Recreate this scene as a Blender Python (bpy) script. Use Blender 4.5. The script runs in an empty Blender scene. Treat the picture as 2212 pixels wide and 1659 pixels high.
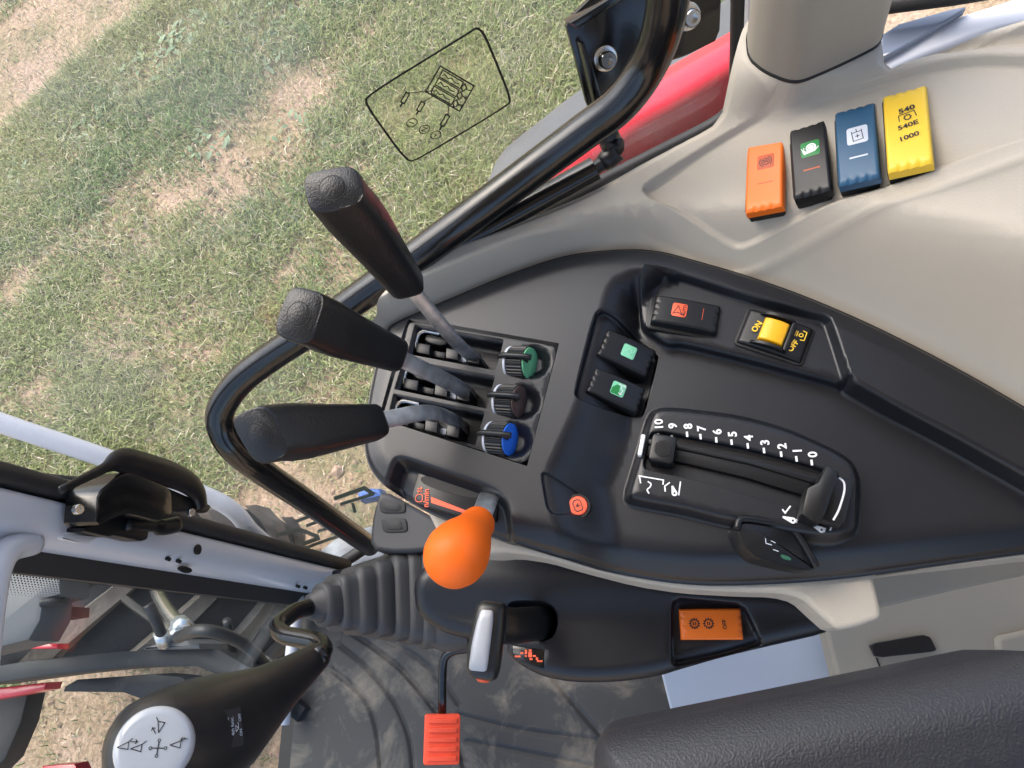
import bpy, bmesh, math, random
import numpy as np
from mathutils import Matrix, Vector
from mathutils.geometry import delaunay_2d_cdt
random.seed(7); RNG = np.random.default_rng(7)
S = bpy.context.scene
COL = S.collection

# ------------------------------------------------------------------ camera
# tractor cab: X = to the tractor's right, Y = forward, Z = up; cab floor z = 0, field z = -1.05
# the phone is held over the driver's right leg and looks steeply down to the right
IW, IH, FOC = 2212., 1659., 2212 * 26 / 36.
CX, CY = IW / 2, IH / 2
NAD = (1430., 1400.)
CAM = np.array([0., 0., 1.35])
_n = np.array([NAD[0] - CX, -(NAD[1] - CY), FOC]); _n /= np.linalg.norm(_n)
_up = -_n
_Y = np.array([-1., 0, 0]); _Y -= _up * _Y.dot(_up); _Y /= np.linalg.norm(_Y)
_X = np.array([0., 1, 0]); _X -= _up * _X.dot(_up) + _Y * _X.dot(_Y); _X /= np.linalg.norm(_X)
RM = np.array([_X, _Y, _up])
cd = bpy.data.cameras.new('camera'); cam = bpy.data.objects.new('camera', cd); COL.objects.link(cam)
r_, u_, d_ = RM @ np.array([1., 0, 0]), RM @ np.array([0, 1., 0]), RM @ np.array([0, 0, 1.])
cam.matrix_world = Matrix(((r_[0], u_[0], -d_[0], CAM[0]), (r_[1], u_[1], -d_[1], CAM[1]), (r_[2], u_[2], -d_[2], CAM[2]), (0, 0, 0, 1)))
cd.sensor_fit = 'HORIZONTAL'; cd.sensor_width = 36; cd.lens = 26; cd.clip_start = .02; cd.clip_end = 2000
S.camera = cam
S.render.resolution_x, S.render.resolution_y = 1024, 768

# ------------------------------------------------------------------ world, sun, exposure
SUN_EL, SUN_AZ = 52, 35     # bright overcast, brightest ahead and to the right
wd = bpy.data.worlds.new('World'); S.world = wd; wd.use_nodes = True
wn = wd.node_tree.nodes; wl = wd.node_tree.links
sky = wn.new('ShaderNodeTexSky'); sky.sky_type = 'NISHITA'; sky.sun_disc = False
sky.sun_elevation = math.radians(SUN_EL); sky.sun_rotation = math.radians(SUN_AZ)
sky.air_density = 1.0; sky.dust_density = 4.0; sky.ozone_density = 1.0
bg = wn['Background']; bg.inputs['Strength'].default_value = .145
hs = wn.new('ShaderNodeHueSaturation'); hs.inputs['Saturation'].default_value = 1.0   # overcast: whiter than a clear sky
wl.new(sky.outputs['Color'], hs.inputs['Color']); wl.new(hs.outputs['Color'], bg.inputs['Color'])
sl = bpy.data.lights.new('sun', 'SUN'); sl.energy = .9; sl.angle = math.radians(60); sl.color = (1, .985, .97)
sun = bpy.data.objects.new('sun', sl); COL.objects.link(sun)
_el, _az = math.radians(SUN_EL), math.radians(SUN_AZ)
_sd = Vector((math.sin(_az) * math.cos(_el), math.cos(_az) * math.cos(_el), math.sin(_el)))
sun.rotation_euler = _sd.to_track_quat('Z', 'Y').to_euler()
S.view_settings.view_transform = 'Standard'; S.view_settings.look = 'None'
S.view_settings.exposure = 1.66; S.view_settings.gamma = 1.0
S.view_settings.use_curve_mapping = False

# ------------------------------------------------------------------ pixel -> point helpers
def ray(x, y):
    v = RM @ np.array([x - CX, -(y - CY), FOC]); return v / np.linalg.norm(v)
def at(x, y, z):
    d = ray(x, y); return CAM + d * (z - CAM[2]) / d[2]
def atd(x, y, dist):
    return CAM + ray(x, y) * dist
def aty(x, y, Y0):
    d = ray(x, y); return CAM + d * (Y0 - CAM[1]) / d[1]
def atp(x, y, p, n):
    d = ray(x, y); n = np.array(n, float); return CAM + d * (np.dot(np.array(p) - CAM, n) / d.dot(n))
def proj(P):
    v = (np.atleast_2d(P) - CAM) @ RM
    return np.stack([CX + FOC * v[:, 0] / v[:, 2], CY - FOC * v[:, 1] / v[:, 2]], 1)
def xy(pts, z):
    return [tuple(at(a, b, z)[:2]) for a, b in pts]
def nrm(v):
    v = np.array(v, float); return v / np.linalg.norm(v)
def V3(v): return Vector((float(v[0]), float(v[1]), float(v[2])))

# ------------------------------------------------------------------ materials
MATS = {}
def mat(name, col, rough=.5, metal=0, var=0, vscale=8, bump=0, bscale=300, spec=.5, coat=0, bump2=0, b2scale=40,
        dirt=None, dirtscale=6, dirtlo=.55, dirthi=.7, voro=0, vorscale=200, detail=4):
    if name in MATS: return MATS[name]
    m = bpy.data.materials.new(name); m.use_nodes = True
    nt = m.node_tree; N = nt.nodes; L = nt.links
    b = N['Principled BSDF']
    b.inputs['Base Color'].default_value = (*col, 1); b.inputs['Roughness'].default_value = rough
    b.inputs['Metallic'].default_value = metal; b.inputs['Specular IOR Level'].default_value = spec
    b.inputs['Coat Weight'].default_value = coat; b.inputs['Coat Roughness'].default_value = .08
    tc = N.new('ShaderNodeTexCoord')
    csock = None
    if var:
        n = N.new('ShaderNodeTexNoise'); n.inputs['Scale'].default_value = vscale; n.inputs['Detail'].default_value = 5
        L.new(tc.outputs['Object'], n.inputs['Vector'])
        mr = N.new('ShaderNodeMapRange'); mr.inputs[1].default_value = .3; mr.inputs[2].default_value = .7
        mr.inputs[3].default_value = 1 - var; mr.inputs[4].default_value = 1 + var
        L.new(n.outputs['Fac'], mr.inputs[0])
        mx = N.new('ShaderNodeMix'); mx.data_type = 'RGBA'; mx.blend_type = 'MULTIPLY'; mx.inputs[0].default_value = 1
        mx.inputs[6].default_value = (*col, 1); L.new(mr.outputs[0], mx.inputs[7]); csock = mx.outputs[2]
    if dirt:
        n = N.new('ShaderNodeTexNoise'); n.inputs['Scale'].default_value = dirtscale; n.inputs['Detail'].default_value = 8
        n.inputs['Roughness'].default_value = .65; n.inputs['Distortion'].default_value = .6
        L.new(tc.outputs['Object'], n.inputs['Vector'])
        mr = N.new('ShaderNodeMapRange'); mr.inputs[1].default_value = dirtlo; mr.inputs[2].default_value = dirthi
        L.new(n.outputs['Fac'], mr.inputs[0])
        mx = N.new('ShaderNodeMix'); mx.data_type = 'RGBA'; L.new(mr.outputs[0], mx.inputs[0])
        if csock: L.new(csock, mx.inputs[6])
        else: mx.inputs[6].default_value = (*col, 1)
        mx.inputs[7].default_value = (*dirt, 1); csock = mx.outputs[2]
    if csock: L.new(csock, b.inputs['Base Color'])
    prev = None
    for amt, sc, kind in ((bump2, b2scale, 'n'), (bump, bscale, 'n'), (voro, vorscale, 'v')):
        if not amt: continue
        if kind == 'n':
            n = N.new('ShaderNodeTexNoise'); n.inputs['Scale'].default_value = sc; n.inputs['Detail'].default_value = detail; o = n.outputs['Fac']
        else:
            n = N.new('ShaderNodeTexVoronoi'); n.inputs['Scale'].default_value = sc; n.feature = 'SMOOTH_F1'; o = n.outputs['Distance']
        L.new(tc.outputs['Object'], n.inputs['Vector'])
        bp = N.new('ShaderNodeBump'); bp.inputs['Strength'].default_value = amt; bp.inputs['Distance'].default_value = .6 / sc
        L.new(o, bp.inputs['Height'])
        if prev: L.new(prev, bp.inputs['Normal'])
        prev = bp.outputs['Normal']
    if prev: L.new(prev, b.inputs['Normal'])
    MATS[name] = m
    return m

M_BLACK = mat('black_console_plastic', (.0095, .0107, .0145), .36, var=.12, vscale=12, bump=.25, bscale=1500, spec=.5, dirt=(.09, .09, .095), dirtscale=260, dirtlo=.735, dirthi=.765)
M_BLACK2 = mat('black_switch_plastic', (.009, .0095, .011), .36, bump=.12, bscale=1500, spec=.42)
M_BLACKG = mat('black_gloss_paint', (.006, .006, .0065), .2, spec=.6, bump2=.03, b2scale=25)
M_RUBBER = mat('black_rubber', (.02, .02, .021), .6, bump=.15, bscale=500)
M_DARK = mat('dark_cavity_plastic', (.008, .008, .009), .6)
M_GRIP = mat('grained_black_grip', (.009, .0093, .0105), .36, spec=.5, bump=.4, bscale=1000, bump2=.12, b2scale=500, detail=2)
M_GAITER = mat('grey_black_rubber_gaiter', (.036, .037, .041), .55, var=.15, vscale=15, bump=.1, bscale=900, dirt=(.11, .1, .088), dirtscale=9, dirtlo=.58, dirthi=.8)
M_BEIGE = mat('beige_grained_plastic', (.45, .41, .345), .6, var=.04, vscale=7, bump=.35, bscale=900, spec=.3, dirt=(.2, .18, .15), dirtscale=120, dirtlo=.76, dirthi=.79)
M_BEIGED = mat('taupe_grained_plastic', (.31, .28, .23), .6, var=.03, vscale=5, bump=.18, bscale=1100, spec=.4)
M_WHITE = mat('pale_grey_painted_steel', (.58, .60, .65), .32, var=.03, vscale=6, spec=.5, coat=.2)
M_PANELW = mat('pale_blue_grey_panel', (.42, .47, .56), .4, var=.04, vscale=6, bump=.05, bscale=500)
M_SEAT = mat('grained_armrest_vinyl', (.021, .0215, .026), .48, spec=.5, bump=.3, bscale=2200, detail=2, voro=.45, vorscale=1000)
M_ORANGE = mat('orange_plastic', (.86, .17, .012), .42, bump=.06, bscale=1500)
M_ORANGEK = mat('orange_knob_plastic', (.93, .15, .008), .5, bump=.05, bscale=900, spec=.35)
M_ORANGED = mat('dull_red_orange_print', (.5, .1, .03), .5)
M_REDOR = mat('red_orange_print', (.86, .12, .05), .5)
M_BLUE = mat('petrol_blue_plastic', (.02, .085, .17), .42, bump=.06, bscale=1500)
M_YELLOW = mat('yellow_plastic', (.85, .55, .035), .42, bump=.06, bscale=1500)
M_AMBER = mat('amber_yellow_plastic', (.8, .42, .01), .35)
M_GREEN = mat('green_print', (.015, .22, .05), .5)
M_MINT = mat('pale_green_print', (.2, .6, .38), .5)
M_MINTD = mat('green_dial_face', (.14, .46, .24), .5)
M_BLUED = mat('bright_blue_dial_face', (.02, .16, .75), .5)
M_BROWN = mat('brown_dial_face', (.09, .055, .048), .5)
M_WPRINT = mat('white_print', (.8, .82, .84), .5)
M_GPRINT = mat('pale_grey_print', (.55, .6, .68), .5)
M_BPRINT = mat('black_print', (.012, .012, .014), .5)
M_ZINC = mat('zinc_plated_steel', (.62, .66, .7), .38, metal=.9, var=.5, vscale=45, bump=.06, bscale=90)
M_STEEL = mat('bright_steel', (.62, .62, .6), .25, metal=1, var=.1, vscale=80)
M_SILVER = mat('satin_silver_plastic', (.34, .36, .40), .45, metal=.4, bump=.04, bscale=900)
M_RED = mat('red_tractor_paint', (.72, .025, .045), .25, coat=.4, var=.05, vscale=4)
M_TYRE = mat('black_tyre_rubber', (.035, .036, .038), .75, var=.25, vscale=9, bump=.2, bscale=90)
M_TYRED = mat('dusty_tyre_lug_rubber', (.19, .165, .14), .85, var=.3, vscale=14, bump=.35, bscale=70)
M_LOADER = mat('dark_grey_loader_paint', (.024, .027, .031), .55, var=.25, vscale=6, spec=.25, dirt=(.09, .08, .07), dirtscale=9, dirtlo=.6, dirthi=.8)
M_GREYBOX = mat('mid_grey_plastic_box', (.075, .08, .088), .5, var=.06, vscale=5)
M_HOSE = mat('hydraulic_hose_rubber', (.02, .02, .022), .45, bump=.2, bscale=250)
M_MAT = mat('black_rubber_floor_mat', (.03, .032, .037), .62, var=.12, vscale=7, bump=.18, bscale=800, dirt=(.13, .12, .1), dirtscale=7, dirtlo=.6, dirthi=.8)
M_MATD = mat('muddy_rubber_floor_mat', (.022, .023, .026), .62, var=.15, vscale=9, bump=.18, bscale=800, dirt=(.15, .13, .105), dirtscale=10, dirtlo=.49, dirthi=.70)
M_PEDAL = mat('orange_red_pedal_rubber', (.78, .075, .03), .6, var=.08, vscale=20, bump=.12, bscale=600, dirt=(.2, .05, .03), dirtscale=40, dirtlo=.62, dirthi=.75)
M_SOILB = mat('dusty_brown_steel', (.12, .09, .075), .6, var=.2, vscale=9)

def glass(name, tint=(.97, .98, .98), refl=.06, dirt=0.0):
    m = bpy.data.materials.new(name); m.use_nodes = True; nt = m.node_tree; N = nt.nodes; L = nt.links
    N.remove(N['Principled BSDF']); out = N['Material Output']
    t = N.new('ShaderNodeBsdfTransparent'); t.inputs[0].default_value = (*tint, 1)
    g = N.new('ShaderNodeBsdfGlossy'); g.inputs['Roughness'].default_value = .02; g.inputs[0].default_value = (.9, .9, .9, 1)
    lw = N.new('ShaderNodeLayerWeight'); pw = N.new('ShaderNodeMath'); pw.operation = 'POWER'; pw.inputs[1].default_value = 5; L.new(lw.outputs['Facing'], pw.inputs[0])
    fr = N.new('ShaderNodeMath'); fr.operation = 'MULTIPLY_ADD'; fr.inputs[1].default_value = .55; fr.inputs[2].default_value = refl * .5; L.new(pw.outputs[0], fr.inputs[0])
    mx = N.new('ShaderNodeMixShader'); L.new(fr.outputs[0], mx.inputs[0])
    L.new(t.outputs[0], mx.inputs[1]); L.new(g.outputs[0], mx.inputs[2])
    last = mx.outputs[0]
    if dirt:
        tc = N.new('ShaderNodeTexCoord'); n = N.new('ShaderNodeTexNoise'); n.inputs['Scale'].default_value = 9; n.inputs['Detail'].default_value = 6
        L.new(tc.outputs['Object'], n.inputs['Vector'])
        mr = N.new('ShaderNodeMapRange'); mr.inputs[1].default_value = .5; mr.inputs[2].default_value = .8; mr.inputs[3].default_value = dirt * .35; mr.inputs[4].default_value = dirt
        L.new(n.outputs['Fac'], mr.inputs[0])
        df = N.new('ShaderNodeBsdfDiffuse'); df.inputs[0].default_value = (.75, .74, .7, 1)
        m2 = N.new('ShaderNodeMixShader'); L.new(mr.outputs[0], m2.inputs[0]); L.new(last, m2.inputs[1]); L.new(df.outputs[0], m2.inputs[2]); last = m2.outputs[0]
    L.new(last, out.inputs['Surface']); return m
M_GLASS = glass('window_glass', dirt=.18)
M_WSCREEN = glass('windscreen_glass', tint=(.84, .87, .87), dirt=.035)
M_STICK = glass('yellowish_clear_sticker_film', tint=(.97, .975, .90), dirt=.12)

# ------------------------------------------------------------------ object helpers
def link(o, parent=None):
    COL.objects.link(o)
    if parent is not None: o.parent = parent
    return o
def thing(name, label, cat, M=None, group=None, kind=None):
    o = bpy.data.objects.new(name, None); o.empty_display_size = .02
    if M is not None: o.matrix_world = M
    COL.objects.link(o); tag(o, label, cat, group, kind); return o
def tag(o, label=None, cat=None, group=None, kind=None):
    if label: o['label'] = label
    if cat: o['category'] = cat
    if group: o['group'] = group
    if kind: o['kind'] = kind
    return o
def mesh(name, verts, faces, m, parent=None, smooth=True, sharp=None, world=False):
    """one mesh object; with world=True the vertices are world coordinates and are moved into the parent's space"""
    me = bpy.data.meshes.new(name)
    vs = [tuple(float(c) for c in v) for v in verts]
    if world and parent is not None:
        inv = chain(parent).inverted(); vs = [tuple(inv @ Vector(v)) for v in vs]
    me.from_pydata(vs, [], [tuple(int(i) for i in f) for f in faces]); me.materials.append(m)
    bm = bmesh.new(); bm.from_mesh(me); bmesh.ops.recalc_face_normals(bm, faces=bm.faces)
    if sharp is not None:
        for e in bm.edges:
            if len(e.link_faces) == 2 and e.calc_face_angle(0) > math.radians(sharp): e.smooth = False
    bm.to_mesh(me); bm.free()
    for p in me.polygons: p.use_smooth = smooth
    return link(bpy.data.objects.new(name, me), parent)
def chain(o):
    M = Matrix.Identity(4)
    while o is not None: M = o.matrix_basis @ M; o = o.parent
    return M
def frame(o, ex, n):
    n = nrm(n); ex = np.array(ex, float); ex = nrm(ex - n * ex.dot(n)); ey = np.cross(n, ex)
    return Matrix(((ex[0], ey[0], n[0], o[0]), (ex[1], ey[1], n[1], o[1]), (ex[2], ey[2], n[2], o[2]), (0, 0, 0, 1)))
def quadframe(c, z, n=(0, 0, 1)):
    """c = top-left, top-right, bottom-right, bottom-left of a rectangle in the picture; lies in the plane through its centre at height z"""
    ctr = np.mean(np.array(c, float), 0); o = at(*ctr, z)
    P = [atp(a, b, o, n) for a, b in c]
    ex = (P[1] - P[0]) + (P[2] - P[3]); M = frame(o, ex, n)
    w = (np.linalg.norm(P[1] - P[0]) + np.linalg.norm(P[2] - P[3])) / 2
    l = (np.linalg.norm(P[3] - P[0]) + np.linalg.norm(P[2] - P[1])) / 2
    return M, w, l
def chaikin(p, n=2, closed=True, q=.25):
    p = [np.array(a, float) for a in p]
    for _ in range(n):
        o = []; N = len(p)
        rng = range(N if closed else N - 1)
        if not closed: o.append(p[0])
        for i in rng:
            a, b = p[i], p[(i + 1) % N]; o += [a * (1 - q) + b * q, a * q + b * (1 - q)]
        if not closed: o.append(p[-1])
        p = o
    return p
def resample(p, step, closed=True):
    p = [np.array(a, float) for a in p]
    if closed: p = p + [p[0]]
    o = []
    for a, b in zip(p[:-1], p[1:]):
        n = max(1, int(round(np.linalg.norm(b - a) / step)))
        o += [a + (b - a) * k / n for k in range(n)]
    if not closed: o.append(p[-1])
    return o
def catmull(p, n=8):
    p = [np.array(a, float) for a in p]; P = [2 * p[0] - p[1]] + p + [2 * p[-1] - p[-2]]; o = []
    for i in range(1, len(P) - 2):
        for k in range(n):
            t = k / n
            o.append(.5 * (2 * P[i] + (P[i + 1] - P[i - 1]) * t + (2 * P[i - 1] - 5 * P[i] + 4 * P[i + 1] - P[i + 2]) * t * t + (3 * P[i] - P[i - 1] - 3 * P[i + 1] + P[i + 2]) * t ** 3))
    o.append(p[-1]); return o
def fillet(p, r, n=6):
    p = [np.array(a, float) for a in p]; o = [p[0]]
    rs = r if isinstance(r, (list, tuple)) else [r] * (len(p) - 2)
    for i in range(1, len(p) - 1):
        a, b, c = p[i - 1], p[i], p[i + 1]; u = nrm(a - b); v = nrm(c - b)
        d = min(rs[i - 1], .48 * np.linalg.norm(a - b), .48 * np.linalg.norm(c - b))
        s, e = b + u * d, b + v * d
        for k in range(n + 1):
            t = k / n; o.append(s * (1 - t) ** 2 + 2 * b * t * (1 - t) + e * t * t)
    o.append(p[-1]); return o
def rings_mesh(rings, cap=True, closed_path=False):
    V = []; F = []; n = len(rings[0])
    for r in rings: V += [tuple(q) for q in r]
    R = len(rings)
    for i in range(R if closed_path else R - 1):
        a, b = i * n, ((i + 1) % R) * n
        for k in range(n): F.append((a + k, a + (k + 1) % n, b + (k + 1) % n, b + k))
    if cap and not closed_path:
        F.append(tuple(range(n))[::-1]); F.append(tuple(range((R - 1) * n, R * n)))
    return V, F
def tube_vf(path, rad, n=14, cap=True, flat=1.0, hint=(0, 0, 1), closed=False):
    P = [np.array(a, float) for a in path]; N = len(P)
    rad = rad if hasattr(rad, '__len__') else [rad] * N
    T = []
    for i in range(N):
        a = P[(i - 1) % N] if closed or i > 0 else P[0]; b = P[(i + 1) % N] if closed or i < N - 1 else P[-1]
        T.append(nrm(b - a))
    h = np.array(hint, float)
    if abs(h.dot(T[0])) > .95: h = np.array([1., 0, 0])
    u = nrm(h - T[0] * h.dot(T[0])); rings = []
    for i in range(N):
        u = nrm(u - T[i] * u.dot(T[i])); v = np.cross(T[i], u)
        rings.append([P[i] + rad[i] * (u * math.cos(t) * flat + v * math.sin(t)) for t in np.linspace(0, 2 * math.pi, n, endpoint=False)])
    return rings_mesh(rings, cap, closed)
def tube(name, path, rad, m, parent=None, world=True, **k):
    v, f = tube_vf(path, rad, **k); return mesh(name, v, f, m, parent, world=world, sharp=50)
def superring(c, u, v, a, b, p=4, n=28):
    o = []
    for t in np.linspace(0, 2 * math.pi, n, endpoint=False):
        ct, st = math.cos(t), math.sin(t)
        o.append(c + u * a * math.copysign(abs(ct) ** (2 / p), ct) + v * b * math.copysign(abs(st) ** (2 / p), st))
    return o
def lathe_vf(prof, n=32, cap=True):
    """prof: (radius, height) along local z"""
    rings = [[(r * math.cos(t), r * math.sin(t), z) for t in np.linspace(0, 2 * math.pi, n, endpoint=False)] for r, z in prof]
    return rings_mesh(rings, cap)
def lathe(name, prof, m, parent=None, n=32, sharp=40):
    v, f = lathe_vf(prof, n); return mesh(name, v, f, m, parent, sharp=sharp)
def prism_vf(poly, z0, z1, bev=0):
    n = len(poly); poly = [np.array(p, float) for p in poly]
    if bev:
        ctr = np.mean(poly, 0); ins = []
        ar = sum(poly[i][0] * poly[(i + 1) % n][1] - poly[(i + 1) % n][0] * poly[i][1] for i in range(n))
        sg = 1 if ar > 0 else -1
        for i in range(n):
            a, b, c = poly[i - 1], poly[i], poly[(i + 1) % n]
            e1 = (b - a) / max(np.linalg.norm(b - a), 1e-9); e2 = (c - b) / max(np.linalg.norm(c - b), 1e-9)
            n1 = np.array([-e1[1], e1[0]]) * sg; n2 = np.array([-e2[1], e2[0]]) * sg
            m = n1 + n2; L = max(m.dot(m), .3); ins.append(b + m * (2 / L) * bev)
        rings = [[(*p, z0) for p in poly], [(*p, z1 - bev) for p in poly], [(*(p + (q - p) * .3), z1 - bev * .3) for p, q in zip(poly, ins)], [(*q, z1) for q in ins]]
    else:
        rings = [[(*p, z0) for p in poly], [(*p, z1) for p in poly]]
    return rings_mesh(rings)
def prism(name, poly, z0, z1, m, parent=None, bev=0, world=False, sharp=35):
    v, f = prism_vf(poly, z0, z1, bev); return mesh(name, v, f, m, parent, sharp=sharp, world=world)
def rrect(w, l, r, n=4, cx=0, cy=0):
    o = []
    for sx, sy, a0 in ((1, 1, 0), (-1, 1, 90), (-1, -1, 180), (1, -1, 270)):
        for k in range(n + 1):
            a = math.radians(a0 + 90 * k / n); o.append((cx + sx * (w / 2 - r) + r * math.cos(a), cy + sy * (l / 2 - r) + r * math.sin(a)))
    return o
def box(name, c, s, m, parent=None, bev=.0, M=None):
    """box in local coords: centre, size"""
    bm = bmesh.new(); bmesh.ops.create_cube(bm, size=1)
    for v in bm.verts: v.co = Vector((v.co.x * s[0], v.co.y * s[1], v.co.z * s[2]))
    if bev: bmesh.ops.bevel(bm, geom=bm.edges[:], offset=bev, segments=3, profile=.6, affect='EDGES')
    for v in bm.verts: v.co += Vector(c)
    if M is not None: bmesh.ops.transform(bm, matrix=M, verts=bm.verts)
    me = bpy.data.meshes.new(name); bm.to_mesh(me); bm.free(); me.materials.append(m)
    for p in me.polygons: p.use_smooth = bool(bev)
    o = bpy.data.objects.new(name, me)
    return link(o, parent)
def ribbons_vf(lines, w, z=0.0, closed=False):
    """flat printed strokes in local xy; each stroke lies 0.03 mm above the one before"""
    V = []; F = []
    for li, ln in enumerate(lines):
        cl = closed; ww = w
        if isinstance(ln, dict): cl = ln.get('c', closed); ww = ln.get('w', w); ln = ln['p']
        P = [np.array(p, float) for p in ln]; n = len(P); b = len(V); zz = z + li * 3e-5
        for i in range(n):
            a = P[i - 1] if (cl or i > 0) else P[i]; c = P[(i + 1) % n] if (cl or i < n - 1) else P[i]
            e1 = P[i] - a; e2 = c - P[i]
            e1 = e1 / np.linalg.norm(e1) if np.linalg.norm(e1) > 1e-9 else None; e2 = e2 / np.linalg.norm(e2) if np.linalg.norm(e2) > 1e-9 else None
            if e1 is None: e1 = e2
            if e2 is None: e2 = e1
            m = np.array([-(e1 + e2)[1], (e1 + e2)[0]]); L = np.linalg.norm(m)
            if L < .4: m = np.array([-e1[1], e1[0]]); s = 1
            else: m = m / L; s = 1 / max(.5, m.dot(np.array([-e1[1], e1[0]])))
            V += [(*(P[i] + m * s * ww / 2), zz), (*(P[i] - m * s * ww / 2), zz)]
        for i in range(n if cl else n - 1):
            j = (i + 1) % n; F.append((b + 2 * i, b + 2 * i + 1, b + 2 * j + 1, b + 2 * j))
    return V, F
def flat_vf(polys, z=0.0):
    V = []; F = []
    for i, p in enumerate(polys):
        b = len(V); V += [(a, c, z + i * 3e-5) for a, c in p]; F.append(tuple(range(b, len(V))))
    return V, F
def orient(o):
    me = o.data; bm = bmesh.new(); bm.from_mesh(me)
    for f in bm.faces:
        f.normal_update()
        if f.normal.z < 0: f.normal_flip()
    bm.to_mesh(me); bm.free(); return o
def strokes(name, lines, w, m, parent, z, closed=False, cx=0, cy=0, s=1, rot=0):
    c_, s_ = math.cos(rot), math.sin(rot)
    def tf(p): return (cx + s * (p[0] * c_ - p[1] * s_), cy + s * (p[0] * s_ + p[1] * c_))
    L2 = []
    for ln in lines:
        if isinstance(ln, dict): d = dict(ln); d['p'] = [tf(p) for p in ln['p']]; d['w'] = ln.get('w', w / s if s else w) * s if 'w' in ln else w; L2.append(d)
        else: L2.append([tf(p) for p in ln])
    v, f = ribbons_vf(L2, w, z, closed); return orient(mesh(name, v, f, m, parent, smooth=False))
def flats(name, polys, m, parent, z, cx=0, cy=0, s=1, rot=0):
    c_, s_ = math.cos(rot), math.sin(rot)
    P = [[(cx + s * (a * c_ - b * s_), cy + s * (a * s_ + b * c_)) for a, b in p] for p in polys]
    v, f = flat_vf(P, z); return orient(mesh(name, v, f, m, parent, smooth=False))
def arc(cx, cy, r, a0, a1, n=16):
    return [(cx + r * math.cos(math.radians(a0 + (a1 - a0) * k / n)), cy + r * math.sin(math.radians(a0 + (a1 - a0) * k / n))) for k in range(n + 1)]
def circ(cx, cy, r, n=20): return arc(cx, cy, r, 0, 360, n)[:-1]
def lettering(txt, size, m, parent, x, y, z, rot=0, bold=.02, sx=1.0, name='lettering'):
    c = bpy.data.curves.new('t', 'FONT'); c.body = txt; c.size = size; c.align_x = 'CENTER'; c.align_y = 'CENTER'
    c.offset = bold * size; c.resolution_u = 3
    o = bpy.data.objects.new('t', c); COL.objects.link(o)
    dg = bpy.context.evaluated_depsgraph_get()
    me = bpy.data.meshes.new_from_object(o.evaluated_get(dg)); bpy.data.objects.remove(o); bpy.data.curves.remove(c)
    me.transform(Matrix.Translation((x, y, z)) @ Matrix.Rotation(rot, 4, 'Z') @ Matrix.Diagonal((sx, 1, 1, 1)))
    me.name = name; me.materials.clear(); me.materials.append(m)
    return link(bpy.data.objects.new(name, me), parent)

# ---- moulded sheets: a plan outline with recesses, bosses and fillets given as signed-distance features
def sdf(poly, X, Y):
    p = np.array(poly, float); q = np.roll(p, -1, 0)
    d2 = np.full(X.shape, 1e9); ins = np.zeros(X.shape, bool)
    for (ax, ay), (bx, by) in zip(p, q):
        ex, ey = bx - ax, by - ay; L = ex * ex + ey * ey
        if L < 1e-14: continue
        t = np.clip(((X - ax) * ex + (Y - ay) * ey) / L, 0, 1)
        d2 = np.minimum(d2, (X - ax - t * ex) ** 2 + (Y - ay - t * ey) ** 2)
        c = ((ay > Y) != (by > Y)); 
        if ey != 0: ins ^= c & (X < ex * (Y - ay) / ey + ax)
    d = np.sqrt(d2); return np.where(ins, d, -d)       # positive inside
def pdist(line, X, Y):
    p = np.array(line, float); d2 = np.full(X.shape, 1e9)
    for (ax, ay), (bx, by) in zip(p[:-1], p[1:]):
        ex, ey = bx - ax, by - ay; L = ex * ex + ey * ey
        t = np.clip(((X - ax) * ex + (Y - ay) * ey) / max(L, 1e-14), 0, 1)
        d2 = np.minimum(d2, (X - ax - t * ex) ** 2 + (Y - ay - t * ey) ** 2)
    return np.sqrt(d2)
def sm(t): t = np.clip(t, 0, 1); return t * t * (3 - 2 * t)
def offset_pts(poly, d):
    p = np.array(poly, float); a = np.roll(p, 1, 0); b = np.roll(p, -1, 0); t = b - a; t /= np.maximum(np.linalg.norm(t, axis=1), 1e-9)[:, None]
    n = np.stack([-t[:, 1], t[:, 0]], 1)
    ar = np.sum(p[:, 0] * b[:, 1] - b[:, 0] * p[:, 1]); 
    return p + n * d * (1 if ar > 0 else -1)
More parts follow.
